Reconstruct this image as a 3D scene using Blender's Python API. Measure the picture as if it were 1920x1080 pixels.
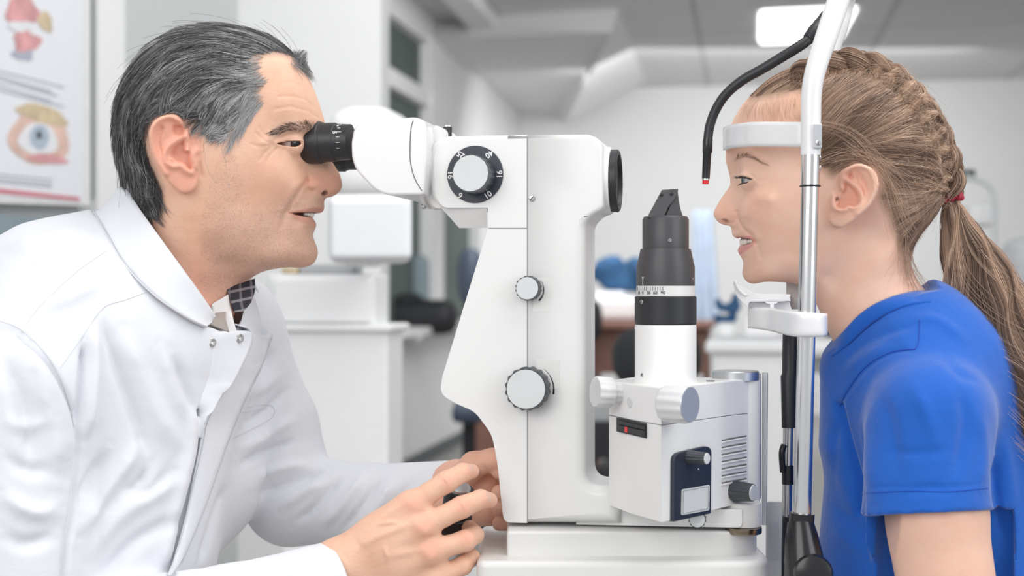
import bpy, bmesh, math, random
import numpy as np
from mathutils import Vector, Matrix, noise
from mathutils.bvhtree import BVHTree
random.seed(7); rng = np.random.default_rng(7)
for o in list(bpy.data.objects): bpy.data.objects.remove(o)
SC = bpy.context.scene; COL = SC.collection

# ------------------------------------------------------------------ camera, light, exposure
CD, CZ, FPX = 1.3333, 1.05, 2666.67
CAM = np.array([0.0, -CD, CZ])
cd = bpy.data.cameras.new('camera'); cam = bpy.data.objects.new('camera', cd); COL.objects.link(cam)
cam.location = CAM; cam.rotation_euler = (math.pi/2, 0, 0)
cd.lens = 50; cd.sensor_width = 36; cd.clip_start = 0.05; cd.clip_end = 60
cd.dof.use_dof = True; cd.dof.focus_distance = CD - 0.03; cd.dof.aperture_fstop = 5.0
SC.camera = cam
SC.view_settings.view_transform = 'Standard'; SC.view_settings.look = 'None'
SC.view_settings.exposure = 0.13; SC.view_settings.gamma = 1.0; SC.view_settings.use_curve_mapping = False
w = bpy.data.worlds.new('world'); SC.world = w; w.use_nodes = True
bg = w.node_tree.nodes['Background']; bg.inputs[0].default_value = (0.95, 0.97, 1.0, 1); bg.inputs[1].default_value = 0.62
def area(name, loc, target, sx, sy, power, col=(1, 1, 1)):
    l = bpy.data.lights.new(name, 'AREA'); l.shape = 'RECTANGLE'; l.size = sx; l.size_y = sy; l.energy = power; l.color = col
    o = bpy.data.objects.new(name, l); COL.objects.link(o); o.location = loc
    o.rotation_euler = (Vector(target) - Vector(loc)).to_track_quat('-Z', 'Y').to_euler(); return o
area('window_light', (-1.6, -2.8, 2.3), (0, 0, 1.1), 2.4, 1.8, 45, (1, 0.985, 0.97))  # added softbox behind the camera, upper left; no window stands there
area('ceiling_light_over_desk', (0.7, -0.3, 2.7), (0.1, 0, 1.0), 1.6, 1.6, 24, (1, 0.98, 0.95))  # softbox added overhead, no ceiling fitting is built for it
area('room_light_near_window', (0.4, 5.2, 2.65), (-0.4, 7.0, 0.6), 2.0, 2.5, 62)
area('room_light_far', (1.8, 8.6, 2.6), (1.8, 10.5, 0.9), 3.0, 2.0, 72)
area('room_light_left', (0.3, 1.6, 2.6), (-0.6, 3.0, 0.9), 1.2, 1.2, 13)
area('window_light_right', (2.3, -1.9, 1.9), (0.1, 0, 1.0), 1.6, 1.6, 24, (0.97, 0.985, 1))  # fill added to brighten the lamp housing's right face; not a window

# ------------------------------------------------------------------ helpers
def P(px, py, Y=0.0):
    k = (Y + CD) / FPX
    return np.array([(px - 960) * k, Y, CZ - (py - 540) * k])
class Frame:
    """local axes a (right), b (up), w (towards the viewer side); world metres"""
    def __init__(s, O, A, B, W): s.O = np.array(O, float); s.M = np.array([A, B, W], float)
    @staticmethod
    def facing(px, py, Y=0.0):
        O = P(px, py, Y); W = CAM - O; W /= np.linalg.norm(W)
        A = np.cross([0, 0, 1], W); A /= np.linalg.norm(A); B = np.cross(W, A); return Frame(O, A, B, W)
    @staticmethod
    def yaw(px, py, Y, deg):
        t = math.radians(deg); A = [math.cos(t), -math.sin(t), 0]; W = [-math.sin(t), -math.cos(t), 0]
        return Frame(P(px, py, Y), A, [0, 0, 1], W)
    def pix(s, px, py, w=0.0):
        px = np.asarray(px, float); py = np.asarray(py, float); w = np.asarray(w, float)
        d = np.stack([(px - 960) / FPX, np.ones_like(px), -(py - 540) / FPX], -1)
        t = (w - (CAM - s.O) @ s.M[2]) / (d @ s.M[2]); q = CAM + d * t[..., None] - s.O
        return q @ s.M[0], q @ s.M[1]
    def pts(s, lst, w=0.0):
        l = np.array([p[:2] for p in lst], float); a, b = s.pix(l[:, 0], l[:, 1], np.full(len(l), w) if np.isscalar(w) else np.asarray(w))
        return np.stack([a, b], -1)
    def world(s, a, b, w): return s.O + np.asarray(a)[..., None]*s.M[0] + np.asarray(b)[..., None]*s.M[1] + np.asarray(w)[..., None]*s.M[2]
    def wp(s, px, py, w=0.0):
        a, b = s.pix(px, py, w); return s.world(a, b, np.asarray(w, float))
    def loc(s, X): return (np.asarray(X) - s.O) @ s.M.T
def to_pix(X):
    X = np.asarray(X); k = FPX / (X[..., 1] + CD); return np.stack([960 + X[..., 0]*k, 540 - (X[..., 2] - CZ)*k], -1)

def polydist(pts, poly, closed=False):
    """distance of points (N,2) to a polyline"""
    pts = np.asarray(pts, np.float32); poly = np.asarray(poly, np.float32)
    best = np.full(len(pts), 1e9, np.float32); n = len(poly)
    for i in range(n if closed else n - 1):
        a, b = poly[i], poly[(i+1) % n]; ab = b - a; L = ab @ ab + 1e-12
        t = np.clip(((pts - a) @ ab) / L, 0, 1); q = pts - a - t[:, None]*ab
        best = np.minimum(best, (q*q).sum(1))
    return np.sqrt(best)
def inpoly(pts, poly):
    x, y = pts[:, 0], pts[:, 1]; c = np.zeros(len(pts), bool); n = len(poly)
    for i in range(n):
        x1, y1 = poly[i]; x2, y2 = poly[(i+1) % n]
        if y1 == y2: continue
        m = ((y1 > y) != (y2 > y)) & (x < (x2 - x1)*(y - y1)/(y2 - y1) + x1); c ^= m
    return c
def sdpoly(pts, poly): return polydist(pts, poly, True) * np.where(inpoly(pts, poly), 1, -1)   # + inside
def smooth_poly(p, n=4, closed=True):
    """Catmull-Rom resample"""
    p = np.array(p, float); N = len(p); out = []
    rngi = range(N) if closed else range(N - 1)
    for i in rngi:
        if closed: a, b, c, d = p[i-1], p[i], p[(i+1) % N], p[(i+2) % N]
        else: a, b, c, d = p[max(i-1, 0)], p[i], p[i+1], p[min(i+2, N-1)]
        for k in range(n):
            t = k / n; out.append(0.5*((2*b) + (-a + c)*t + (2*a - 5*b + 4*c - d)*t*t + (-a + 3*b - 3*c + d)*t**3))
    if not closed: out.append(p[-1])
    return np.array(out)
def tps(ctrl, vals, lam=1e-4):
    c = np.array(ctrl, float); n = len(c); s = 0.05; c = c / s
    d = np.linalg.norm(c[:, None] - c[None], axis=2); K = np.where(d > 0, d*d*np.log(d + 1e-12), 0) + lam*np.eye(n)
    A = np.zeros((n+3, n+3)); A[:n, :n] = K; A[:n, n] = 1; A[:n, n+1:] = c; A[n, :n] = 1; A[n+1:, :n] = c.T
    w = np.linalg.solve(A, np.r_[np.array(vals, float), 0, 0, 0])
    def f(p):
        p = np.asarray(p) / s; out = w[n] + p @ w[n+1:]
        for i in range(n):
            r2 = ((p - c[i])**2).sum(1); out = out + w[i]*0.5*r2*np.log(r2 + 1e-12)
        return out
    return f
def surface_nets(F, xs, ys, zs):
    S = F < 0; nx, ny, nz = F.shape
    cnt = np.zeros((nx-1, ny-1, nz-1), np.int8)
    for i in (0, 1):
        for j in (0, 1):
            for k in (0, 1): cnt += S[i:nx-1+i, j:ny-1+j, k:nz-1+k]
    act = (cnt > 0) & (cnt < 8); I = np.argwhere(act); idx = np.full(act.shape, -1, np.int64); idx[act] = np.arange(len(I))
    C = np.zeros((len(I), 3)); n = np.zeros(len(I))
    co = [(0,0,0),(1,0,0),(0,1,0),(1,1,0),(0,0,1),(1,0,1),(0,1,1),(1,1,1)]
    V = [F[I[:, 0]+c[0], I[:, 1]+c[1], I[:, 2]+c[2]] for c in co]
    for a in range(8):
        for b in range(a+1, 8):
            if sum(abs(co[a][q] - co[b][q]) for q in range(3)) != 1: continue
            m = (V[a] < 0) != (V[b] < 0); t = np.where(m, V[a] / np.where(m, V[a] - V[b], 1), 0)
            ca, cb = np.array(co[a], float), np.array(co[b], float)
            C += np.where(m[:, None], ca + t[:, None]*(cb - ca), 0); n += m
    C = C / n[:, None]
    def lerp(g, i, f): g = np.asarray(g); return g[i]*(1-f) + g[i+1]*f
    verts = np.stack([lerp(xs, I[:, 0], C[:, 0]), lerp(ys, I[:, 1], C[:, 1]), lerp(zs, I[:, 2], C[:, 2])], -1)
    quads = []
    def emit(ch, a, b, c, d, flip):
        q = np.stack([a, b, c, d], -1); q = np.where(flip[:, None], q[:, ::-1], q); q = q[(q >= 0).all(1)]; quads.append(q)
    E = np.argwhere(S[:-1, 1:-1, 1:-1] != S[1:, 1:-1, 1:-1]) + (0, 1, 1); i, j, k = E.T
    emit(0, idx[i, j-1, k-1], idx[i, j, k-1], idx[i, j, k], idx[i, j-1, k], ~S[i, j, k])
    E = np.argwhere(S[1:-1, :-1, 1:-1] != S[1:-1, 1:, 1:-1]) + (1, 0, 1); i, j, k = E.T
    emit(1, idx[i-1, j, k-1], idx[i-1, j, k], idx[i, j, k], idx[i, j, k-1], ~S[i, j, k])
    E = np.argwhere(S[1:-1, 1:-1, :-1] != S[1:-1, 1:-1, 1:]) + (1, 1, 0); i, j, k = E.T
    emit(2, idx[i-1, j-1, k], idx[i, j-1, k], idx[i, j, k], idx[i-1, j, k], ~S[i, j, k])
    return verts, np.concatenate(quads)
def laplace(v, q, it=2, lam=0.5, mask=None):
    e = np.concatenate([q[:, [0, 1]], q[:, [1, 2]], q[:, [2, 3]], q[:, [3, 0]]]); n = len(v)
    deg = np.bincount(e[:, 0], minlength=n) + np.bincount(e[:, 1], minlength=n); deg = np.maximum(deg, 1)
    for s in range(it):
        for l in (lam, -lam*0.9) if lam > 0 else (-lam,):
            acc = np.stack([np.bincount(e[:, 0], v[e[:, 1], c], n) + np.bincount(e[:, 1], v[e[:, 0], c], n) for c in range(3)], -1)
            d = (acc / deg[:, None] - v)*l; v = v + (d if mask is None else d*mask[:, None])
    return v
def keep_big(v, q, share=0.02):
    """drop tiny loose islands"""
    n = len(v); lab = np.arange(n)
    e = np.concatenate([q[:, [0, 1]], q[:, [1, 2]], q[:, [2, 3]], q[:, [3, 0]]])
    while True:
        m = np.minimum(lab[e[:, 0]], lab[e[:, 1]]); l2 = lab.copy(); np.minimum.at(l2, e[:, 0], m); np.minimum.at(l2, e[:, 1], m); l2 = l2[l2]; l2 = l2[l2]
        if (l2 == lab).all(): break
        lab = l2
    c = np.bincount(lab, minlength=n); good = c[lab] > share*n; mp = np.cumsum(good) - 1
    return v[good], mp[q[good[q[:, 0]]]]
def mesh_np(name, v, q, mat=None, parent=None, smooth=True, attrs=None):
    me = bpy.data.meshes.new(name); q = np.asarray(q, np.int32); k = q.shape[1]
    me.vertices.add(len(v)); me.vertices.foreach_set('co', np.asarray(v, np.float32).ravel())
    me.loops.add(q.size); me.loops.foreach_set('vertex_index', q.ravel())
    me.polygons.add(len(q)); me.polygons.foreach_set('loop_start', np.arange(0, q.size, k, dtype=np.int32))
    me.update(calc_edges=True); me.validate()
    me.polygons.foreach_set('use_smooth', np.full(len(me.polygons), smooth))
    for nm, a in (attrs or {}).items():
        at = me.attributes.new(nm, 'FLOAT', 'POINT'); at.data.foreach_set('value', np.asarray(a, np.float32))
    o = bpy.data.objects.new(name, me); COL.objects.link(o)
    if mat: me.materials.append(mat)
    if parent: setpar(o, parent)
    return o
def setpar(o, p): o.parent = p; o.matrix_parent_inverse = pmat(p).inverted()
def pmat(p):
    m = p.matrix_basis.copy()
    if p.parent: m = pmat(p.parent) @ p.matrix_parent_inverse @ m
    return m
def normals_of(o):
    me = o.data; n = np.empty(len(me.vertices)*3, np.float32); me.vertex_normals.foreach_get('vector', n); return n.reshape(-1, 3).astype(float)
def verts_of(o):
    me = o.data; n = np.empty(len(me.vertices)*3, np.float32); me.vertices.foreach_get('co', n); return n.reshape(-1, 3).astype(float)
def tag(o, label=None, cat=None, group=None, kind=None):
    for k, v in (('label', label), ('category', cat), ('group', group), ('kind', kind)):
        if v: o[k] = v
    return o
def empty(name, loc=(0, 0, 0), label=None, cat=None, group=None):
    o = bpy.data.objects.new(name, None); COL.objects.link(o); o.location = Vector(loc); o.empty_display_size = 0.02
    return tag(o, label, cat, group)

# ------------------------------------------------------------------ materials
class NT:
    def __init__(s, name):
        s.m = bpy.data.materials.new(name); s.m.use_nodes = True; s.t = s.m.node_tree; s.b = s.t.nodes['Principled BSDF']
        s.tc = s.t.nodes.new('ShaderNodeTexCoord')
    def n(s, typ, **kw):
        nd = s.t.nodes.new(typ)
        for k, v in kw.items():
            if k in nd.inputs: nd.inputs[k].default_value = v
            else: setattr(nd, k, v)
        return nd
    def l(s, a, b): s.t.links.new(a, b)
    def noise(s, scale, detail=3, rough=0.5, coord='Object', dist=0.0):
        nd = s.n('ShaderNodeTexNoise'); nd.inputs['Scale'].default_value = scale; nd.inputs['Detail'].default_value = detail
        nd.inputs['Roughness'].default_value = rough; nd.inputs['Distortion'].default_value = dist; s.l(s.tc.outputs[coord], nd.inputs['Vector']); return nd.outputs['Fac']
    def ramp(s, fac, stops):
        r = s.n('ShaderNodeValToRGB'); cr = r.color_ramp
        while len(cr.elements) < len(stops): cr.elements.new(0.5)
        for e, (p, c) in zip(cr.elements, stops): e.position = p; e.color = (*c, 1) if len(c) == 3 else c
        s.l(fac, r.inputs[0]); return r.outputs[0]
    def mix(s, fac, a, b, mode='MIX'):
        m = s.n('ShaderNodeMix', data_type='RGBA', blend_type=mode)
        for sock, val in ((m.inputs[0], fac), (m.inputs[6], a), (m.inputs[7], b)):
            if hasattr(val, 'is_linked'): s.l(val, sock)
            elif isinstance(val, (int, float)): sock.default_value = val
            else: sock.default_value = (*val, 1)
        return m.outputs[2]
    def math(s, op, a, b=0.0):
        m = s.n('ShaderNodeMath', operation=op)
        for sock, val in ((m.inputs[0], a), (m.inputs[1], b)):
            if hasattr(val, 'is_linked'): s.l(val, sock)
            else: sock.default_value = val
        return m.outputs[0]
    def attr(s, name): a = s.n('ShaderNodeAttribute'); a.attribute_name = name; return a.outputs['Fac']
    def bump(s, h, strength=0.2, dist=0.001, prev=None):
        b = s.n('ShaderNodeBump'); b.inputs['Strength'].default_value = strength; b.inputs['Distance'].default_value = dist
        s.l(h, b.inputs['Height'])
        if prev: s.l(prev, b.inputs['Normal'])
        return b.outputs[0]
    def set(s, **kw):
        for k, v in kw.items():
            i = s.b.inputs[k.replace('_', ' ')]
            if hasattr(v, 'is_linked'): s.l(v, i)
            elif isinstance(v, tuple) and len(v) == 3 and i.type == 'RGBA': i.default_value = (*v, 1)
            else: i.default_value = v
        return s
def mat(name, col, rough=0.5, metal=0.0, var=0.04, scale=30, bump=0.0, bscale=400, spec=0.5, **kw):
    t = NT(name); f = t.noise(scale, 3)
    c = t.ramp(f, [(0.3, tuple(x*(1-var) for x in col)), (0.7, tuple(min(1, x*(1+var)) for x in col))])
    t.set(Base_Color=c, Roughness=rough, Metallic=metal, **kw); t.b.inputs['Specular IOR Level'].default_value = spec
    if bump: t.set(Normal=t.bump(t.noise(bscale, 2), bump, 0.0005))
    return t.m
def emis(name, col, s):
    t = NT(name); t.set(Base_Color=col, Emission_Color=col, Emission_Strength=s); return t.m
M = {}
M['white'] = mat('white_plastic', (0.80, 0.80, 0.79), 0.33, var=0.01, bump=0.03, bscale=900)
M['white2'] = mat('warm_white_plastic', (0.72, 0.715, 0.70), 0.38, var=0.01, bump=0.03, bscale=900)
M['white_gloss'] = mat('white_gloss_plastic', (0.80, 0.80, 0.81), 0.16, var=0.01)
M['grey_pl'] = mat('light_grey_plastic', (0.63, 0.65, 0.65), 0.4, var=0.02)
M['black'] = mat('black_anodised', (0.018, 0.019, 0.022), 0.42, var=0.1, bump=0.05, bscale=2500)
M['black_gloss'] = mat('black_gloss', (0.012, 0.012, 0.014), 0.22, var=0.1)
M['charcoal'] = mat('charcoal_anodised', (0.055, 0.053, 0.058), 0.42, var=0.05)
M['navy'] = mat('navy_black_panel', (0.022, 0.027, 0.042), 0.4, var=0.05)
M['navyknob'] = mat('dark_knob', (0.05, 0.055, 0.065), 0.33, var=0.05)
M['chrome'] = mat('chrome', (0.72, 0.72, 0.72), 0.2, 1.0, var=0.03)
M['steel'] = mat('brushed_steel', (0.55, 0.55, 0.55), 0.3, 1.0, var=0.05)
M['alu'] = mat('satin_aluminium', (0.62, 0.64, 0.66), 0.38, 1.0, var=0.02)
M['bronze'] = mat('bronze_ring', (0.30, 0.24, 0.18), 0.25, 1.0, var=0.05)
M['ink'] = mat('black_print', (0.02, 0.02, 0.025), 0.5)
M['whiteink'] = mat('white_print', (0.85, 0.85, 0.85), 0.5, var=0.0)
M['red'] = mat('red_lens', (0.75, 0.02, 0.02), 0.2)
M['seam'] = mat('seam_shadow_line', (0.16, 0.16, 0.16), 0.6)  # plain dark grey for joints and vent slots

def skin_mat(name, base, red, lip, hairc, beard=None):
    t = NT(name)
    c = t.ramp(t.noise(28, 4, 0.6), [(0.3, tuple(x*f for x, f in zip(base, (0.97, 0.90, 0.86)))), (0.7, tuple(min(1, x*f) for x, f in zip(base, (1.03, 1.06, 1.08))))])
    c = t.mix(t.attr('red'), c, red)
    if beard:
        f = t.math('MULTIPLY', t.attr('beard'), t.math('ADD', 0.35, t.math('MULTIPLY', t.noise(700, 2), 0.7))); c = t.mix(f, c, beard)
        v = t.n('ShaderNodeTexVoronoi'); v.inputs['Scale'].default_value = 900; t.l(t.tc.outputs['Object'], v.inputs['Vector'])
    c = t.mix(t.attr('lip'), c, lip)
    c = t.mix(t.attr('scalp'), c, hairc)
    c = t.mix(t.attr('dark'), c, (0.10, 0.03, 0.025))  # shade of nostrils, mouth opening and ear canal painted into the skin
    n1 = t.bump(t.noise(1300, 3, 0.7), 0.30, 0.0006) if beard else t.bump(t.noise(1300, 2, 0.6), 0.12, 0.0005); n2 = t.bump(t.noise(210, 5, 0.65, dist=0.8), 0.40 if beard else 0.14, 0.0012, n1)
    t.set(Base_Color=c, Roughness=0.5, Subsurface_Weight=0.15, Subsurface_Scale=0.0035, Normal=n2)
    t.b.inputs['Subsurface Radius'].default_value = (1.0, 0.36, 0.2); t.b.inputs['Specular IOR Level'].default_value = 0.38
    return t.m
M['skin_man'] = skin_mat('skin_of_man', (0.79, 0.49, 0.355), (0.80, 0.37, 0.27), (0.62, 0.26, 0.21), (0.16, 0.13, 0.12), (0.56, 0.35, 0.26))
M['skin_girl'] = skin_mat('skin_of_girl', (0.86, 0.565, 0.435), (0.85, 0.44, 0.33), (0.74, 0.31, 0.29), (0.26, 0.17, 0.11))

# ------------------------------------------------------------------ head sculpting
def bump2d(pts, segs):
    """segs: (polyline, amp, sigma) all metres in the same plane -> summed gaussians"""
    out = np.zeros(len(pts))
    for poly, amp, sg in segs:
        poly = np.asarray(poly)
        if len(poly) == 1: d = np.linalg.norm(pts - poly[0], axis=1)
        else: d = polydist(pts, poly)
        out += amp*np.exp(-(d/sg)**2)
    return out
def smin(a, b, k):
    h = np.clip(0.5 + 0.5*(b - a)/k, 0, 1); return b*(1-h) + a*h - k*h*(1-h)
def build_head(fr, sil, Hc, Rc, bumps, ear, nostril, mouth, eye, bounds, res=0.001, eyeball=None):
    sil = smooth_poly(fr.pts(sil), 3)
    hp = fr.pts(Hc, [c[2]*0.001 for c in Hc]); hv = np.array([c[2]*0.001 for c in Hc])
    rf = tps(fr.pts(Rc, 0.02), [c[2]*0.001 for c in Rc])
    def sfun(p, d):
        R = np.clip(rf(p), 0.006, 0.12); x = np.clip(d/R, 0, 1); s = 1 - (1-x)**2; return np.where(d < 0, 2*d/R, s)
    dh = sdpoly(hp, sil); sh = np.clip(sfun(hp, dh), 0.12, 1); hf = tps(hp, hv/np.sqrt(sh))
    a0, b1 = fr.pix(bounds[0], bounds[1]); a1, b0 = fr.pix(bounds[2], bounds[3])
    A = np.arange(a0, a1, res); B = np.arange(b0, b1, res)
    wn = bounds[4]; Wg = np.r_[np.arange(-bounds[5], -0.012, 0.0028), np.arange(-0.012, wn, res*1.1)]
    ga, gb = np.meshgrid(A, B, indexing='ij'); g = np.stack([ga.ravel(), gb.ravel()], -1)
    d = sdpoly(g, sil); H = np.maximum(hf(g), 0.004); G = H*H*sfun(g, d)
    Hs = np.sqrt(np.maximum(G, 0)); segs = [(fr.pts(p, [wq*0.001]*len(p)), am*0.001, sg*0.001) for p, wq, am, sg in bumps]
    bm = bump2d(g, segs); fade = np.clip(d/0.004, 0, 1); Hn = np.maximum(Hs + bm*fade, 0.0005); G = np.where(G > 0, Hn*Hn, G)
    G = G.reshape(ga.shape).astype(np.float32); Wf = Wg.astype(np.float32)
    F = (Wf**2 - G[..., None]) / (np.abs(Wf) + np.sqrt(np.abs(G))[..., None] + 0.0015)
    # eye opening and mouth opening: cut back the surface inside an outline
    if eyeball:
        (ea, eb), = fr.pts([eyeball[:2]], eyeball[2]*0.001); ew, er = eyeball[2]*0.001, eyeball[3]*0.001
        m = (np.abs(ga - ea) < er*1.6) & (np.abs(gb - eb) < er*1.6); ii, jj = np.nonzero(m)
        rr = np.sqrt(((ga[m] - ea)**2 + (gb[m] - eb)**2)[:, None] + (np.abs(Wf)[None] - ew)**2)
        F[ii, jj] = smin(F[ii, jj], (rr - er - 0.0014).astype(np.float32), 0.0035)
        pl = smooth_poly(fr.pts(eye[0][0], eye[0][1]*0.001), 3); dd = sdpoly(g, pl).reshape(ga.shape)[m]
        F[ii, jj] = np.maximum(F[ii, jj], np.minimum(dd[:, None], (np.abs(Wf)[None] - ew + 0.003)).astype(np.float32))
    for (poly, wq, depth, soft) in (mouth if eyeball else eye + mouth):
        pl = smooth_poly(fr.pts(poly, wq*0.001), 3); dd = sdpoly(g, pl).reshape(ga.shape)
        cut = np.clip(dd/soft, 0, 1)*depth
        sel = cut > 0
        Hh = np.sqrt(np.maximum(G, 0)); tgt = np.maximum(Hh - cut, 0)
        F2 = np.abs(Wf) - tgt[..., None]; F = np.where(sel[..., None], np.maximum(F, F2), F)
    # nostrils: ellipsoid pits
    for (px, py, wq, ra, rb, rw, ang) in nostril:
        c = fr.pts([(px, py)], wq*0.001)[0]; t = math.radians(ang); x = (ga - c[0])*math.cos(t) + (gb - c[1])*math.sin(t); y = -(ga - c[0])*math.sin(t) + (gb - c[1])*math.cos(t)
        e = (x/ra)**2 + (y/rb)**2; m = e < 6
        k = np.sqrt(e[..., None] + ((np.abs(Wf) - wq*0.001)/rw)**2); F = np.where(m[..., None], np.maximum(F, (1 - k)*min(ra, rb)), F)
    # ear
    if ear:
        eo = smooth_poly(fr.pts(ear['out'], ear['w']), 4); de = sdpoly(g, eo); m = (de > -0.004)
        sd = de[m]; gm = g[m]
        basef = tps(fr.pts(ear['base'], ear['w']), [c[2]*0.001 for c in ear['base']])
        E = basef(gm) + bump2d(gm, [(smooth_poly(fr.pts(p, ear['w']), 4, False) if len(p) > 2 else fr.pts(p, ear['w']), am*0.001, sg*0.001) for p, am, sg in ear['ridges']])
        for poly, dep, soft in ear['pits']:
            pl = smooth_poly(fr.pts(poly, ear['w']), 4); q = np.clip(sdpoly(gm, pl)/soft, 0, 1); E -= dep*0.001*q*q*(3-2*q)
        th = 0.0026; rim = np.sqrt(np.clip(sd, 0, th)*(2*th - np.clip(sd, 0, th)))
        mi = np.argwhere(m.reshape(ga.shape)); ii, jj = mi.T
        Hm = np.sqrt(np.maximum(G.ravel()[m], 0)); bot = np.where(E - Hm < 0.0125, Hm - 0.004, E - 0.0045)
        Ez = E[:, None]; top = Wf[None] - (Ez - (th - rim[:, None])); btm = (bot[:, None] + (th - rim[:, None])*0.6) - Wf[None]
        fe = np.maximum(np.maximum(top, btm), -sd[:, None]); old = F[ii, jj]
        F[ii, jj] = smin(old, fe.astype(np.float32), 0.0012)
        # mirrored far ear
        Wm = -Wf; top = Wm[None] - (Ez - (th - rim[:, None])); btm = (bot[:, None]) - Wm[None]
        F[ii, jj] = np.minimum(F[ii, jj], np.maximum(np.maximum(top, btm), -sd[:, None]).astype(np.float32))
    F[0] = F[-1] = 0.01; F[:, 0] = F[:, -1] = 0.01; F[:, :, 0] = F[:, :, -1] = 0.01
    v, q = surface_nets(F, A, B, Wg); v, q = keep_big(v, q); v = laplace(v, q, 3, 0.5)
    return v, q
def mask_poly(v, fr, poly, wq, soft):
    pl = smooth_poly(fr.pts(poly, wq*0.001), 3); d = sdpoly(v[:, :2], pl); return np.clip(0.5 + d/soft, 0, 1)
# ------------------------------------------------------------------ the room
SL = 0.165
def T(px, py, t): return np.array([(px-960)/FPX*t, t - CD, CZ - (py-540)/FPX*t])
def onwall(px, py, X0): t = X0/((px-960)/FPX - SL); return T(px, py, t)
def onz(px, py, z): t = (CZ - z)*FPX/(py-540); return T(px, py, t)
def onback(px, py, t0=12.1, px0=1150):
    k = (px-960)/FPX; X0 = (px0-960)/FPX*t0; t = (t0 + SL*X0)/(1 + SL*k); return T(px, py, t)
ux = np.array([1, -SL, 0])/math.hypot(1, SL); uy = np.array([SL, 1, 0])/math.hypot(1, SL); uz = np.array([0, 0, 1.0])
M['wall'] = mat('painted_wall', (0.74, 0.745, 0.745), 0.8, var=0.01, scale=3)
M['wall_w'] = mat('white_painted_wall', (0.84, 0.84, 0.84), 0.7, var=0.01, scale=3)
M['wall_g'] = mat('grey_painted_wall', (0.60, 0.61, 0.61), 0.8, var=0.01, scale=3)
M['soffit'] = mat('plasterboard_soffit', (0.74, 0.74, 0.74), 0.8, var=0.01, scale=3)
M['glass_bg'] = mat('grey_green_window_glass', (0.115, 0.145, 0.135), 0.6, var=0.12, scale=2, spec=0.15)
M['floor'] = mat('grey_vinyl_floor', (0.30, 0.29, 0.28), 0.4, var=0.05, scale=2)
M['dark_skirt'] = mat('dark_grey_skirting', (0.10, 0.11, 0.12), 0.5)
M['panel_light'] = emis('light_panel', (1, 1, 1), 2.6)
def ceiling_mat():
    t = NT('ceiling_tiles'); mp = t.n('ShaderNodeMapping'); t.l(t.tc.outputs['Object'], mp.inputs[0]); mp.inputs['Rotation'].default_value = (0, 0, math.atan(SL)); mp.inputs['Location'].default_value = (0.1, 0.2, 0)
    b = t.n('ShaderNodeTexBrick'); b.offset = 0.0; t.l(mp.outputs[0], b.inputs['Vector'])
    for k_, v_ in (('Color1', (0.66, 0.66, 0.66, 1)), ('Color2', (0.69, 0.69, 0.69, 1)), ('Mortar', (0.48, 0.48, 0.48, 1))): b.inputs[k_].default_value = v_
    b.inputs['Scale'].default_value = 1; b.inputs['Brick Width'].default_value = 1.2; b.inputs['Row Height'].default_value = 1.2; b.inputs['Mortar Size'].default_value = 0.018
    t.set(Base_Color=b.outputs[0], Roughness=0.9); return t.m
M['ceil'] = ceiling_mat()
def poly3(name, faces, m, parent=None, kind='structure', **kw):
    bm = bmesh.new(); vs = {}
    for f in faces:
        l = []
        for p in f:
            k_ = tuple(np.round(p, 5)); l.append(vs.setdefault(k_, None) or vs.__setitem__(k_, bm.verts.new(p)) or vs[k_])
        bm.faces.new(l)
    me = bpy.data.meshes.new(name); bm.to_mesh(me); bm.free(); me.materials.append(M[m]); o = bpy.data.objects.new(name, me); COL.objects.link(o)
    if parent: setpar(o, parent)
    else: tag(o, kw.get('label'), kw.get('cat'), kw.get('group'), kind)
    return o
def hexa(name, c, e1, e2, e3, m, parent=None, kind='structure', bev=0.0, **kw):
    """box from a corner and three edge vectors"""
    c = np.array(c, float); e = [np.array(x, float) for x in (e1, e2, e3)]
    v_ = [c + i*e[0] + j*e[1] + k*e[2] for i in (0, 1) for j in (0, 1) for k in (0, 1)]; bm = bmesh.new(); b = [bm.verts.new(p) for p in v_]
    for f in ((0,1,3,2),(4,6,7,5),(0,4,5,1),(2,3,7,6),(0,2,6,4),(1,5,7,3)): bm.faces.new([b[i] for i in f])
    bmesh.ops.recalc_face_normals(bm, faces=bm.faces[:])
    if bev: bmesh.ops.bevel(bm, geom=bm.edges[:], offset=bev, segments=3, profile=0.5, affect='EDGES', clamp_overlap=True)
    me = bpy.data.meshes.new(name); bm.to_mesh(me); bm.free(); me.materials.append(M[m] if isinstance(m, str) else m); o = bpy.data.objects.new(name, me); COL.objects.link(o)
    if bev:
        for p in me.polygons: p.use_smooth = True
        o.modifiers.new('wn', 'WEIGHTED_NORMAL')
    if parent: setpar(o, parent)
    else: tag(o, kw.get('label'), kw.get('cat'), kw.get('group'), kind)
    return o
H = 2.75
hexa('floor', T(960, 540, 0.9) + uy*-2.2 - ux*2.6 - [0, 0, CZ + 0.05], ux*7.2, uy*16.5, uz*0.05, 'floor')
hexa('ceiling', T(960, 540, 5.4) - ux*2.6 + [0, 0, H - CZ], ux*7.2, uy*9.0, uz*0.06, 'ceil')
bl = onback(560, 540); bl[2] = 0; hexa('wall_back', bl, ux*7.0, uy*0.12, uz*H, 'wall')
rr_ = onback(2560, 540); rr_[2] = 0; hexa('wall_right', rr_, -uy*9.5, ux*0.12, uz*H, 'wall_w')
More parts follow.
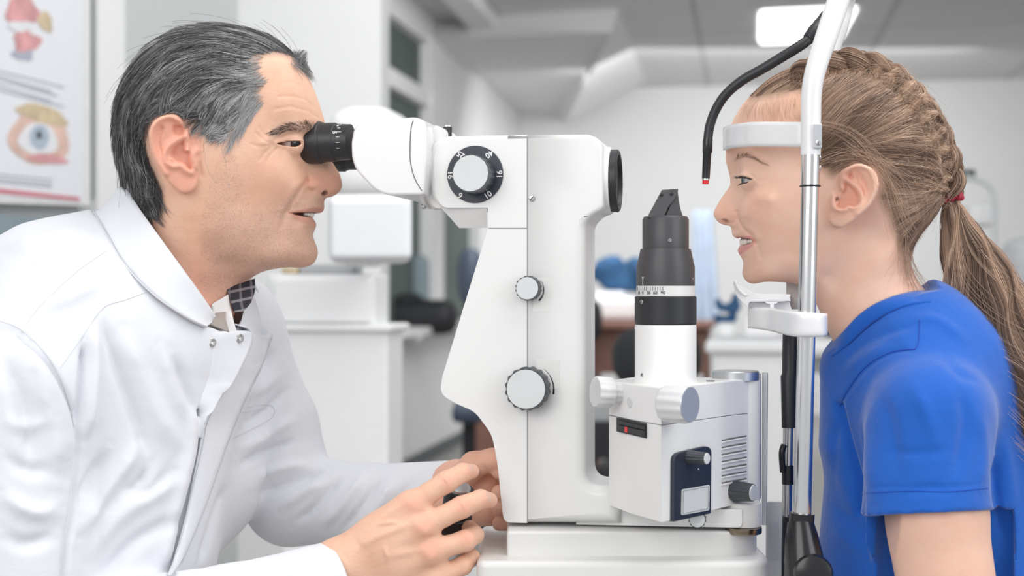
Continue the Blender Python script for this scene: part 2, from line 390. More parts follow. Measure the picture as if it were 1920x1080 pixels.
# window wall on the left, with openings framed in white
def wallbox(name, px0, px1, py0t, py1t, X0, th, m, parent=None, zt=None, zb=None, out=0.0, **kw):
    """upright box lying on the wall X = X0 + SL*t between two image columns; py given at each end or fixed z"""
    a, b = onwall(px0, py0t, X0), onwall(px1, py1t, X0); z1 = zt if zt is not None else a[2]; z0 = zb
    a[2] = z0; b[2] = z0; n_ = np.array([1, -SL, 0])/math.hypot(1, SL); return hexa(name, a + n_*out, b - a, -n_*th, [0, 0, z1 - z0], m, parent, **kw)
XW = -1.95
zs_ = 0.80; z_top = 2.60
wallbox('wall_left_lower', 640, 985, 0, 0, XW, 0.12, 'wall_w', zt=zs_, zb=0)
wallbox('wall_left_upper', 640, 985, 0, 0, XW, 0.12, 'wall_w', zt=H, zb=z_top)
wallbox('wall_left_pier', 905, 985, 0, 0, XW, 0.12, 'wall_w', zt=z_top, zb=zs_)
wallbox('trim_1', 640, 960, 0, 0, XW, 0.02, 'dark_skirt', zt=0.075, zb=0, out=0.02)
sill = wallbox('trim_2', 640, 905, 0, 0, XW, 0.35, 'wall_w', zt=zs_ + 0.03, zb=zs_ - 0.01, out=0.16)
for i, (p0, p1) in enumerate(((655, 810), (826, 900))):
    wn_ = wallbox('window_%d' % (i+1), p0, p1, 0, 0, XW - 0.06, 0.02, 'glass_bg', zt=z_top, zb=zs_)
    zt2 = 2.21 if i == 0 else 2.05
    wallbox('transom', p0, p1, 0, 0, XW, 0.07, 'wall_w', wn_, zt=zt2 + 0.05, zb=zt2 - 0.05)
    wallbox('frame_top', p0, p1, 0, 0, XW, 0.07, 'wall_w', wn_, zt=z_top, zb=z_top - (0.05 if i == 0 else 0.5)); wallbox('frame_side', p1 - 5, p1 + (17 if i == 0 else 8), 0, 0, XW, 0.09, 'wall_w', wn_, zt=z_top, zb=zs_, out=0.02)
# near wall on the left with the pilaster and the short partition
XN = -1.61
a = onwall(-260, 540, XN); b = onwall(450, 540, XN); a[2] = b[2] = 0; nw = np.array([1, -SL, 0])/math.hypot(1, SL)
hexa('wall_left', a, b - a, -nw*0.1, uz*H, 'wall_g')
a = onwall(158, 540, XN); b = onwall(210, 540, XN); a[2] = b[2] = 0; hexa('trim_3', a + nw*0.035, b - a, -nw*0.05, uz*H, 'wall_w')
a = T(446, 540, 4.5); b = T(719, 540, 4.5); a[2] = b[2] = 0; dirp = ux*np.linalg.norm(b - a)/1.0; hexa('wall_partition', a, ux*((b-a)[0]/ux[0]), uy*0.10, uz*H, 'wall_w')
# dropped plasterboard box and bulkhead at the ceiling
zb_ = 2.58
A, B, C = onz(905, 30, H), onz(1160, 16, H), onz(1210, 152, H); E_, F_q, G_, H_ = onz(816, 73, zb_), onz(1147, 60, zb_), onz(1038, 221, zb_ - 0.02), onz(874, 224, zb_ - 0.02); D_ = T(1060, 232, np.linalg.norm(G_[:2])*1.02)
A2 = onz(780, 38, H)
poly3('ceiling_soffit', [[E_, F_q, G_, H_], [A2, B, F_q, E_], [B, C, D_, F_q], [F_q, D_, G_], [C, D_ + [0.1, 0.3, 0.1], D_]], 'soffit')
a0, a1 = onz(862, 4, H), onz(905, 52, H); d_ = (a1 - a0); hexa('ceiling_bulkhead', a0 - d_*1.2, d_*2.4, ux*0.16, [0, 0, -0.10], 'wall_w')
hexa('ceiling_recess', onz(742, 6, H) - uy*0.8 - [0, 0, 0.012], uy*2.2, (onz(860, 6, H) - onz(742, 6, H)), [0, 0, -0.004], 'wall_g')
# ceiling light panel
def light_panel(pxs, name, label):
    p3 = [onz(x, y, H - 0.012) for x, y in rp0(pxs)]; o = prism0(name, p3, [p + np.array([0, 0, 0.011]) for p in p3], 'panel_light'); tag(o, label, 'ceiling light'); return o
def rp0(pts, seg=5):
    out = []; n = len(pts)
    for i, p in enumerate(pts):
        a, b, c = np.array(pts[i-1][:2], float), np.array(p[:2], float), np.array(pts[(i+1) % n][:2], float); u, v_ = a-b, c-b; u /= np.linalg.norm(u); v_ /= np.linalg.norm(v_); r_ = p[2]
        for t in np.linspace(0, 1, seg): out.append(tuple((b + u*r_)*(1-t)**2 + 2*b*t*(1-t) + (b + v_*r_)*t*t))
    return out
def prism0(name, base, top, m, parent=None):
    bm = bmesh.new(); a = [bm.verts.new(p) for p in base]; b = [bm.verts.new(p) for p in top]; n = len(a); bm.faces.new(a); bm.faces.new(b[::-1])
    for i in range(n): bm.faces.new((a[i], b[i], b[(i+1) % n], a[(i+1) % n]))
    bmesh.ops.recalc_face_normals(bm, faces=bm.faces[:]); me = bpy.data.meshes.new(name); bm.to_mesh(me); bm.free(); me.materials.append(M[m] if isinstance(m, str) else m); o = bpy.data.objects.new(name, me); COL.objects.link(o)
    if parent: setpar(o, parent)
    return o
light_panel([(1424,23,9),(1609,15,9),(1576,77,9),(1423,83,9)], 'ceiling_light', 'glowing white rectangular light panel in the grey tiled ceiling')
# wall poster with the anatomy of an eye
M['paper'] = mat('poster_paper', (0.80, 0.81, 0.85), 0.6, var=0.01); M['ptext'] = mat('poster_grey_text', (0.42, 0.44, 0.52), 0.6); M['pred'] = mat('poster_red_bar', (0.62, 0.22, 0.26), 0.6); M['pflesh'] = mat('poster_flesh', (0.72, 0.50, 0.42), 0.6, var=0.15, scale=14); M['ppink'] = mat('poster_pink', (0.68, 0.34, 0.34), 0.6, var=0.2, scale=18); M['pdark'] = mat('poster_pupil', (0.10, 0.11, 0.13), 0.5); M['piris'] = mat('poster_iris', (0.42, 0.50, 0.58), 0.5, var=0.2, scale=60); M['ptan'] = mat('poster_tan', (0.62, 0.50, 0.33), 0.6, var=0.2, scale=20); M['pwhite'] = mat('poster_eye_white', (0.78, 0.78, 0.80), 0.6)
M['frame_dk'] = mat('poster_frame_edge', (0.17, 0.20, 0.18), 0.5); M['frame_w'] = mat('poster_frame_white', (0.78, 0.78, 0.78), 0.4); M['teal'] = mat('teal_grey_panel', (0.26, 0.33, 0.36), 0.6)
post = empty('wall_poster', onwall(60, 390, XN), 'framed anatomy poster with a pink muscle drawing above one large eye', 'poster')
def pw(px, py, off=0.03): p = onwall(px, py, XN); return p + nw*off
def wallpoly(name, pts, off, th, m, parent): p = [pw(x, y, off) for x, y in pts]; return prism0(name, p, [q - nw*th for q in p], m, parent)
wallpoly('backing', [(-200,-200),(156,-140),(156,373),(-200,336)], 0.028, 0.028, 'frame_dk', post)
wallpoly('frame', [(-200,-200),(145,-140),(145,386),(-200,376)], 0.034, 0.01, 'frame_w', post); pt_ = wallpoly('sheet', [(-200,-200),(130,-140),(130,378),(-200,362)], 0.036, 0.003, 'paper', post)
wallpoly('red_bar', [(-100,346),(122,370),(122,377),(-100,357)], 0.0375, 0.001, 'pred', pt_)
def blob(cx, cy, rx, ry, rot, off, m, wob=0.0, n=28, seed=0):
    t_ = math.radians(rot); pts = []
    for i in range(n):
        a = 2*math.pi*i/n; r_ = 1 + wob*math.sin(3*a + seed) + wob*0.6*math.sin(5*a + 2*seed); x, y = rx*r_*math.cos(a), ry*r_*math.sin(a); pts.append((cx + x*math.cos(t_) - y*math.sin(t_), cy + x*math.sin(t_) + y*math.cos(t_)))
    wallpoly('drawing', pts, off, 0.0006, m, pt_)
blob(45, 258, 58, 52, 12, 0.0375, 'pflesh', 0.05); blob(50, 215, 50, 16, 16, 0.0380, 'ptan', 0.08); blob(42, 262, 38, 30, 8, 0.0382, 'pwhite', 0.05); blob(44, 258, 19, 23, 0, 0.0386, 'piris'); blob(43, 254, 6, 8, 0, 0.0390, 'pdark'); blob(60, 298, 38, 9, 5, 0.0384, 'ppink', 0.1)
blob(12, 22, 32, 28, 15, 0.0375, 'ppink', 0.1, seed=1); blob(20, 78, 26, 20, 10, 0.0380, 'ppink', 0.15, seed=2); blob(8, 50, 24, 10, 0, 0.0384, 'pwhite', 0.1, seed=3); blob(56, 42, 13, 20, -20, 0.0376, 'ptan', 0.12, seed=4); blob(14, 102, 20, 12, 0, 0.0378, 'ptext', 0.15, seed=5)
for y0 in (150, 158, 166, 176, 186): wallpoly('text_line', [(-60, y0 - 24), (92 - (y0 % 3)*12, y0 + 13), (92 - (y0 % 3)*12, y0 + 15.5), (-60, y0 - 22)], 0.0378, 0.0005, 'ptext', pt_)
for y0 in (330, 338, 344): wallpoly('text_line', [(-60, y0 - 6), (70, y0 + 6), (70, y0 + 8), (-60, y0 - 4)], 0.0378, 0.0005, 'ptext', pt_)
a = onwall(-260, 540, XN); b = onwall(156, 540, XN); tl_ = hexa('wall_panel', [*(a[:2]), 0.6], [*(b - a)[:2], 0], nw*0.02, [0, 0, onwall(60, 392, XN)[2] - 0.62], 'teal')
# things in the back of the room, large to small
M['eq'] = mat('equipment_white', (0.85, 0.85, 0.85), 0.4, var=0.01); M['eq_g'] = mat('equipment_grey', (0.45, 0.46, 0.47), 0.5); M['bgblack'] = mat('matt_black', (0.02, 0.021, 0.024), 0.6); M['brown'] = mat('brown_laminate', (0.26, 0.13, 0.095), 0.5, var=0.08); M['bgblue'] = mat('blue_cloth', (0.035, 0.115, 0.25), 0.8, var=0.35, scale=14); M['ltblue'] = mat('pale_blue_gown', (0.58, 0.68, 0.82), 0.9, var=0.08, scale=9); M['dkblue'] = mat('dark_blue_vinyl', (0.06, 0.08, 0.12), 0.5); M['papersheet'] = mat('white_paper', (0.84, 0.85, 0.88), 0.7, var=0.01)
def scr(name, px0, py0, px1, py1, t, depth, m, parent=None, bev=0.01, floor=False, **kw):
    """box whose front spans two image corners at distance t, squared to the room"""
    p = T(px0, py1, t); q = T(px1, py0, t)
    if floor: p[2] = 0.0
    wx = (q[0] - p[0]); return hexa(name, p, ux*wx/ux[0], uy*depth, [0, 0, q[2] - p[2]], m, parent, 'thing', bev, **kw)
c = empty('cabinet', T(620, 900, 3.1), 'wide white cabinet behind the man\'s forearm', 'cabinet'); p = T(530, 612, 3.1); scr('body', 528, 618, 730, 1040, 3.1, 0.14, 'eq', c, 0.006, True); scr('top', 524, 608, 735, 622, 3.08, 0.18, 'wall_w', c, 0.006)
c2 = empty('drawer_unit', T(600, 610, 3.2), 'small white drawer unit standing on the wide cabinet', 'drawer unit'); scr('body', 500, 514, 706, 611, 3.12, 0.12, 'eq', c2, 0.008); scr('drawer', 512, 524, 698, 604, 3.105, 0.02, 'eq', c2, 0.005)
kb = empty('measuring_instrument', T(600, 512, 3.1), 'flat dark grey instrument on the drawer unit behind the man\'s chin', 'instrument'); scr('body', 560, 496, 664, 514, 3.13, 0.09, 'eq_g', kb, 0.006); scr('edge', 527, 500, 558, 513, 3.13, 0.08, 'ptan', kb, 0.004)
rf = empty('autorefractor', T(680, 490, 2.9), 'blurred white eye test instrument in front of the white partition', 'instrument')
scr('head', 604, 196, 742, 372, 2.95, 0.22, 'eq', rf, 0.05); scr('screen', 616, 372, 770, 486, 2.8, 0.03, 'papersheet', rf, 0.012); scr('screen_frame', 610, 364, 768, 494, 2.84, 0.05, 'eq', rf, 0.02); scr('stem', 640, 470, 690, 500, 3.0, 0.15, 'eq', rf, 0.02)
bag = empty('black_bag', T(780, 620, 8.2), 'black bag lying on the window sill', 'bag')
o = scr('body', 712, 562, 850, 628, 8.1, 0.25, 'bgblack', bag, 0.08); scr('flap', 740, 560, 806, 590, 8.15, 0.2, 'bgblack', bag, 0.05); tube_later = [('strap', bag, [(736,572),(750,556),(775,553),(790,560)], 8.1, 0.015, 'bgblack')]
for i_, (x0, y0) in enumerate(((735, 616), (748, 624))): o = scr('paper_sheet', x0, y0, x0 + 42, y0 + 14, 7.9 - i_*0.1, 0.02, 'papersheet', None, 0.004); tag(o, ['white paper on the sill under the black bag', 'white paper hanging over the edge of the sill'][i_], 'paper', None, 'thing')
def chair(name, label, px, py, t, w_, h_, m, back='round', seat_z=None):
    c_ = empty(name, T(px, py, t), label, 'chair'); wx = w_/FPX*t; hx = h_/FPX*t; ctr = T(px, py, t)
    bm = bmesh.new(); bmesh.ops.create_uvsphere(bm, u_segments=28, v_segments=16, radius=1)
    for v_ in bm.verts:
        x, y, z = v_.co; f = (abs(x)**2.6 + abs(z)**2.6)**(1/2.6); g_ = (x*x + z*z)**0.5; s_ = g_/f if f > 1e-6 else 1; v_.co = (x*s_*wx/2, y*0.05 + 0.05*(x*s_)**2, z*s_*hx/2)
    bm.transform(Matrix.Translation(Vector(ctr))); me = bpy.data.meshes.new('backrest'); bm.to_mesh(me); bm.free(); [setattr(p_, 'use_smooth', True) for p_ in me.polygons]; me.materials.append(M[m]); o_ = bpy.data.objects.new('backrest', me); COL.objects.link(o_); setpar(o_, c_)
    sz = 0.46; hexa('seat', [ctr[0] - wx*0.55, ctr[1] - 0.42, sz], [wx*1.1, 0, 0], [0, 0.44, 0], [0, 0, 0.08], m, c_, 'thing', 0.03)
    hexa('back_stem', [ctr[0] - 0.025, ctr[1], sz], [0.05, 0, 0], [0, 0.03, 0], [0, 0, max(0.05, ctr[2] - sz)], 'bgblack', c_, 'thing', 0.005)
    hexa('column', [ctr[0] - 0.03, ctr[1] - 0.23, 0.03], [0.06, 0, 0], [0, 0.06, 0], [0, 0, sz - 0.03], 'bgblack', c_, 'thing', 0.01)
    for k_ in range(5):
        a_ = 2*math.pi*k_/5; d_ = np.array([math.cos(a_), math.sin(a_), 0]); s_ = np.array([-math.sin(a_), math.cos(a_), 0]); hexa('leg', np.array([ctr[0], ctr[1] - 0.2, 0.0]) - s_*0.02, d_*0.3, s_*0.04, uz*0.03, 'bgblack', c_, 'thing', 0.006)
    return c_
chair('office_chair', 'black round-backed chair just behind the lamp tower', 1235, 672, 3.7, 172, 126, 'bgblack')
chair('office_chair', 'dark chair back seen behind the column, above the brown desk end', 1098, 600, 5.9, 66, 86, 'bgblack')
chair('office_chair', 'dark blue chair back beside the window behind the column cover', 882, 520, 6.6, 52, 110, 'dkblue')
o = scr('cushion', 744, 478, 802, 604, 8.6, 0.10, 'teal', None, 0.09); tag(o, 'blue grey cushion standing against the window pane behind the black bag', 'cushion', None, 'thing')  # rounded box added for a bluish shape in the glass
dk = empty('desk', T(1150, 700, 6.2), 'brown wooden desk behind the column and the lamp tower', 'desk'); scr('top', 1092, 604, 1330, 616, 6.2, 0.6, 'brown', dk, 0.005); scr('front_panel', 1100, 616, 1320, 700, 6.3, 0.03, 'brown', dk, 0.004); scr('side', 1096, 616, 1106, 900, 6.25, 0.5, 'brown', dk, 0.003, True); scr('side', 1318, 616, 1328, 900, 6.25, 0.5, 'brown', dk, 0.003, True)
pr_ = empty('printer', T(1150, 600, 6.3), 'white printer on the brown desk', 'printer'); scr('body', 1100, 556, 1192, 602, 6.4, 0.35, 'eq', pr_, 0.03); scr('paper_tray', 1112, 546, 1170, 560, 6.5, 0.1, 'papersheet', pr_, 0.01)
wd = empty('work_table', T(1450, 700, 4.4), 'long white table behind the chin rest', 'table'); scr('top', 1322, 640, 1700, 662, 4.4, 0.7, 'wall_w', wd, 0.01); scr('front', 1336, 662, 1480, 1080, 4.42, 0.5, 'eq', wd, 0.006, True); scr('leg', 1560, 662, 1580, 1080, 4.45, 0.05, 'eq_g', wd, 0.004, True); scr('rail', 1500, 668, 1700, 700, 4.6, 0.04, 'eq', wd, 0.004)
for k_, (x0, y0, x1, y1, m_, lb, ct, nm) in enumerate(((1345, 606, 1376, 632, 'eq', 'white box on the long table left of the chin rest', 'box', 'storage_box'), (1395, 594, 1460, 632, 'eq', 'white rounded instrument on the long table under the chin rest', 'instrument', 'small_instrument'), (1548, 575, 1566, 632, 'bgblack', 'black object on the long table behind the girl\'s throat', 'box', 'storage_box'), (1568, 592, 1584, 632, 'red', 'red box on the long table behind the girl\'s throat', 'box', 'storage_box'), (1590, 624, 1620, 632, 'bgblack', 'flat black case on the long table beside the t-shirt', 'case', 'flat_case'))):
    o = scr(nm, x0, y0, x1, y1, 4.75 - 0.01*k_, 0.12, m_, None, 0.01); tag(o, lb, ct, None, 'thing')
lowc = empty('low_cabinet', T(1120, 900, 5.2), 'low dark cabinet seen between the column and the lamp housing', 'cabinet'); scr('body', 1080, 790, 1240, 860, 5.2, 0.15, 'bgblack', lowc, 0.006); scr('plinth', 1150, 860, 1235, 900, 5.21, 0.12, 'eq_g', lowc, 0.006, True); scr('top', 1076, 742, 1240, 790, 5.22, 0.15, 'eq_g', lowc, 0.006)
bn = scr('waste_bin', 1118, 872, 1146, 905, 4.8, 0.2, 'bgblack', None, 0.02, True); tag(bn, 'small black bin on the floor behind the column', 'bin', None, 'thing')
st_ = scr('side_cabinet', 887, 700, 960, 846, 7.3, 0.4, 'brown', None, 0.02, True); tag(st_, 'brown side cabinet behind the column near the man\'s hands', 'cabinet', None, 'thing')
# the tall instrument stand and a chair by the right wall
ps = empty('instrument_stand', T(1868, 700, 5.0), 'pale grey tubular instrument stand behind the ponytail', 'stand')
late_tubes = [(ps, [(1808,330),(1835,338),(1855,350),(1864,372),(1866,420),(1866,560),(1866,700),(1866,1100)], 5.0, 0.0095, 'grey_pl', 'pole')]
scr('lamp_head', 1800, 318, 1828, 336, 5.0, 0.06, 'bgblack', ps, 0.006); scr('bracket', 1815, 378, 1862, 425, 5.1, 0.1, 'eq', ps, 0.02)
chair('patient_chair', 'brown grey chair headrest at the right edge behind the ponytail', 1916, 520, 4.2, 76, 150, 'eq_g')
M['eq_g2'] = M['eq_g']
# ------------------------------------------------------------------ the man's head
FD = Frame.facing(400, 270, 0.0)
sil_d = [(238,335),(226,285),(224,225),(234,172),(260,122),(300,84),(350,62),(400,55),(450,59),(500,73),(540,96),(562,120),(577,142),(590,170),(598,193),(607,222),(611,240),(606,256),(607,270),(613,286),(621,300),(629,313),(637,327),(641,341),(641,351),(634,362),(622,369),(612,371),(608,377),(608,388),(607,394),(602,399),(594,400),(586,404),(587,410),(591,415),(593,423),(590,431),(587,440),(589,450),(594,462),(596,474),(593,486),(586,495),(576,500),(562,502),(545,501),(528,502),(508,505),(490,510),(474,519),(463,528),(455,540),(446,560),(440,590),(420,640),(380,690),(300,700),(255,640),(240,560),(240,480),(245,420),(245,375)]
Hc_d = [(330,130,62),(420,110,60),(500,120,48),(250,200,50),(280,270,66),(290,330,60),(330,220,75),(330,300,73),(400,200,72),(390,260,71),(460,170,62),(460,230,63),(520,140,47),(520,190,53),(560,170,38),(560,215,42),(585,200,25),(580,235,30),
 (500,250,55),(470,290,63),(430,330,68),(500,300,55.5),(530,310,49),(510,345,52),(550,330,41),(560,350,35.5),(545,370,38),(530,395,39),(500,390,48),(450,380,60),(400,360,68),(370,330,70),
 (515,262,49),(535,262,42.5),(555,268,35),(575,268,22),(590,262,15),(600,270,8.5),(600,290,9),(590,310,13),(575,320,20),(610,310,9),(625,325,9),(615,345,13.5),(600,345,17.5),(585,350,19),(575,362,22),(595,362,15.5),(633,345,8.5),(620,362,9.5),
 (590,380,18),(575,385,25),(560,392,29.5),(545,400,33),(600,392,11),(575,398,23),(580,415,18),(560,412,27),(545,420,34),(588,424,10),(575,435,21),(580,450,17),(585,470,15),(565,465,26),(575,490,16),(550,488,28),(540,450,36),(520,430,42),(500,460,46),(520,490,36),
 (470,430,56),(470,480,49),(440,400,62),(430,450,61),(430,480,54),(400,430,66),(390,470,59),(450,505,41),(480,503,36),(370,400,66),(350,440,62),(380,520,54),(330,500,57),(330,570,60),(400,560,47),(440,530,33),(300,400,58),(280,450,52),(350,620,60),(270,560,50),(300,640,60),(420,600,45)]
Rc_d = [(240,250,75),(330,80,80),(450,80,80),(560,130,50),(600,200,40),(605,250,20),(630,325,11),(640,345,10),(620,365,9),(605,385,16),(600,398,14),(590,415,14),(590,440,18),(595,475,20),(570,500,24),(520,505,34),(470,520,40),(440,570,45),(250,400,60),(240,500,60),(300,690,60)]
bm_d = [ # polyline(px), depth mm used to place it, amp mm, sigma mm
 ([(497,268),(520,250),(545,240),(575,238),(600,243)],45,2.6,5.5),([(560,243),(590,240)],30,1.6,5),
 ([(516,269),(528,262),(540,258),(556,257)],45,1.3,2.2),([(518,271),(535,274),(555,284)],45,1.2,2.4),
 ([(528,258),(545,251),(560,250)],42,-2.03,2.0),
 ([(515,270),(500,266),(486,257),(478,248)],50,-0.81,1.0),([(514,271),(500,274),(484,275),(470,270)],50,-0.72,1.0),([(512,274),(498,284),(486,300)],50,-0.54,1.0),([(520,278),(506,291),(500,303)],50,-0.54,1.0),([(505,262),(492,248),(486,240)],50,-0.54,1.0),
 ([(536,280),(548,290),(556,302),(570,312)],42,-1.59,2.6),([(540,272),(555,284),(570,292)],40,-1.30,3),
 ([(577,338),(566,352),(553,370),(543,384),(538,396)],32,-3.19,2.1),([(566,340),(552,356),(540,374),(531,392)],38,1.5,4.5),
 ([(533,400),(529,412),(526,425)],38,-1.30,2.5),([(541,402),(533,418),(527,440)],37,-0.72,3),
 ([(577,332),(573,345),(577,354),(586,358)],20,-2.32,1.8),([(588,346),(592,338)],18,1.2,4),([(582,352),(590,350)],18,0.8,3),
 ([(541,397),(560,394),(580,391),(598,391)],26,0.9,2.2),([(545,404),(562,410),(578,416),(590,420)],26,1.1,2.4),([(570,428),(590,431)],20,-1.30,3),
 ([(520,182),(545,180),(575,187),(592,200)],42,-0.65,1.0),([(515,205),(545,200),(580,208),(600,220)],42,-0.65,1.1),([(525,156),(550,154),(570,162)],42,-0.43,1.0),
 ([(372,250),(376,275),(374,300),(378,330)],68,-1.16,1.3),([(366,262),(371,290),(369,310)],68,-0.72,1.2),
 ([(440,505),(400,490),(375,455),(365,420)],58,-1.16,7),([(490,500),(460,497),(425,490)],48,-1.45,6)]
ear_d = dict(w=0.080, out=[(318,214),(337,217),(352,227),(364,237),(372,252),(377,272),(377,292),(372,313),(371,341),(365,355),(353,362),(339,361),(325,350),(307,331),(295,310),(286,289),(281,266),(280,248),(286,232),(298,220)],
 base=[(372,250,71),(374,290,71),(370,330,73),(355,352,76),(330,345,80),(345,235,75),(318,222,83),(300,240,89),(290,260,90),(300,300,87),(325,280,80),(350,290,76)],
 ridges=[([(352,280),(351,262),(349,246),(340,230),(320,219),(300,225),(287,240),(285,262),(290,284),(298,305),(311,325)],4.4,2.7),
  ([(345,256),(330,264),(316,275),(309,290),(313,305),(326,312),(338,311),(350,320),(358,324)],4.2,3.0),([(348,284),(336,290),(323,297)],3.4,2.2),([(368,283),(363,292),(366,304),(368,312)],4.0,3.6),([(330,335),(350,345)],1.2,9)],
 pits=[([(346,262),(332,270),(319,283),(318,296),(330,304),(343,308),(352,319),(362,319),(357,300),(356,284),(346,278)],11.0,0.005),([(343,236),(325,232),(320,244),(328,256),(343,252)],5.5,0.005),([(298,232),(291,250),(294,275),(302,293),(306,283),(304,265),(312,240)],3.2,0.004)])
v, q = build_head(FD, sil_d, Hc_d, Rc_d, bm_d, ear_d,
   [(607,361,9.5,0.0048,0.0026,0.0036,-24)],
   [([(540,399),(552,398.6),(575,398.6),(590,400.5),(597,402),(596,408.5),(586,409),(573,407),(556,403.5)],26,0.010,0.0016)],
   [([(518,269.5),(530,266.5),(545,265),(560,265),(566,269),(556,275),(542,274.5),(528,272)],42,0.0055,0.0016)],
   (205,30,660,705,0.097,0.095), eyeball=(543,269,29,12))
mx = lambda *a: np.maximum.reduce(a)
near = v.copy(); 
lip = mx(mask_poly(v, FD, [(541,398),(555,394),(575,391),(590,390),(604,389),(612,392),(608,401),(590,402),(570,399)], 24, 0.0018), mask_poly(v, FD, [(541,400),(556,402),(574,407),(588,409),(598,413),(598,425),(586,422),(570,417),(555,410)], 24, 0.002))*(np.abs(v[:, 2]) < 0.04)
beard = mask_poly(v, FD, [(395,395),(420,375),(450,390),(490,385),(530,372),(560,362),(590,366),(615,372),(612,395),(605,400),(600,430),(605,480),(590,510),(500,520),(450,560),(400,560),(385,480)], 40, 0.02)
red = np.clip(mask_poly(v, FD, ear_d['out'], 80, 0.008)*0.75 + mask_poly(v, FD, [(560,335),(590,325),(625,325),(645,345),(630,372),(590,360)], 20, 0.012)*0.55 + mask_poly(v, FD, [(480,300),(540,320),(540,370),(470,380),(440,330)], 50, 0.03)*0.3 + mask_poly(v, FD, [(440,505),(590,500),(470,560),(400,640),(330,600),(360,470)], 45, 0.03)*0.55, 0, 1)
scalp = mask_poly(v, FD, [(180,400),(200,20),(450,0),(600,60),(590,118),(562,105),(520,95),(470,112),(482,150),(472,200),(455,225),(440,235),(428,258),(408,262),(388,246),(366,232),(352,216),(330,205),(300,207),(280,222),(272,250),(276,290),(292,330),(300,365),(250,420)], 68, 0.010)*(np.sqrt(((v[:, :2] - FD.pts([(325,290)], 0.08))**2).sum(1)) > 0.0)
scalp *= 1 - np.clip(mask_poly(v, FD, ear_d['out'], 80, 0.003)*2, 0, 1)*(np.abs(v[:, 2]) > 0.0)
brow = mask_poly(v, FD, [(508,243),(525,233),(548,229),(575,230),(600,234),(604,246),(580,246),(555,246),(530,250),(514,256)], 42, 0.006)
scalp = np.maximum(scalp, brow*0.42)
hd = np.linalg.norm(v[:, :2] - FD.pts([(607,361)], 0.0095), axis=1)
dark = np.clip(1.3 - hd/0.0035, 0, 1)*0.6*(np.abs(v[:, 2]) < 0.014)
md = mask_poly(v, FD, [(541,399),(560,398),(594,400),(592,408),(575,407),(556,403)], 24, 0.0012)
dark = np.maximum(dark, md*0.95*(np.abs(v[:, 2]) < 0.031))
man = mesh_np('person', FD.world(v[:, 0], v[:, 1], v[:, 2]), q, M['skin_man'], None, True, dict(lip=lip*0.62, beard=beard*0.8, red=red, scalp=scalp, dark=dark))
tag(man, 'seated man with short grey hair in a white coat looking into the eyepiece', 'person')
def sphere(name, c, r, m, parent, seg=32, scale=(1,1,1), rot=None):
    bm = bmesh.new(); bmesh.ops.create_uvsphere(bm, u_segments=seg, v_segments=seg//2, radius=r)
    bmesh.ops.scale(bm, vec=scale, verts=bm.verts)
    if rot is not None: bm.transform(rot)
    bm.transform(Matrix.Translation(Vector(c))); me = bpy.data.meshes.new(name); bm.to_mesh(me); bm.free()
    for p in me.polygons: p.use_smooth = True
    me.materials.append(m); o = bpy.data.objects.new(name, me); COL.objects.link(o)
    if parent: setpar(o, parent)
    return o
def eye_mat(name, look, iris, sclera=(0.66, 0.62, 0.60)):
    """look: direction of gaze in object space (object origin at world origin; generated from world direction via a dot product)"""
    t = NT(name); g = t.n('ShaderNodeNewGeometry'); d = t.n('ShaderNodeVectorMath', operation='DOT_PRODUCT'); t.l(g.outputs['Normal'], d.inputs[0]); d.inputs[1].default_value = look
    c = t.ramp(d.outputs['Value'], [(0.0, tuple(x*0.9 for x in sclera)), (0.86, sclera), (0.885, tuple(x*0.25 for x in iris)), (0.91, iris), (0.955, tuple(x*0.8 for x in iris)), (0.972, (0.01, 0.01, 0.01))])
    t.set(Base_Color=c, Roughness=0.08); return t.m
look = FD.M[0]*0.50 + FD.M[2]*0.86 - FD.M[1]*0.02; look /= np.linalg.norm(look)
for s in (1, -1):
    a, b = FD.pix(543, 269, 0.029); sphere('eye', FD.world(a, b, np.array(0.029*s)), 0.012, eye_mat('brown_eye', tuple(look), (0.035, 0.018, 0.013), sclera=(0.40, 0.30, 0.27)), man)
# teeth
M['teeth'] = mat('teeth', (0.82, 0.76, 0.68), 0.3, var=0.02)
def teeth(fr, row, parent, h, m, wq=0.0):
    bm = bmesh.new()
    for (px, py, wmm, wd, hh) in row:
        for s in (1, -1):
            a, b = fr.pix(px, py, wmm*0.001); c = fr.world(a, b, np.array(wmm*0.001*s))
            r = bmesh.ops.create_uvsphere(bm, u_segments=12, v_segments=8, radius=1)
            bmesh.ops.scale(bm, vec=(wd*0.001, 0.0030, hh*0.001), verts=r['verts']); bmesh.ops.translate(bm, vec=Vector(c), verts=r['verts'])
    me = bpy.data.meshes.new('teeth'); bm.to_mesh(me); bm.free(); [setattr(p, 'use_smooth', True) for p in me.polygons]
    me.materials.append(m); o = bpy.data.objects.new('teeth', me); COL.objects.link(o); setpar(o, parent)
teeth(FD, [(585.5,401.5,3,2.2,3.4),(582,401.5,8,2.6,3.2),(577,401,12,2.4,2.9),(572,400.5,15.5,2.2,2.3)], man, 4, M['teeth'])
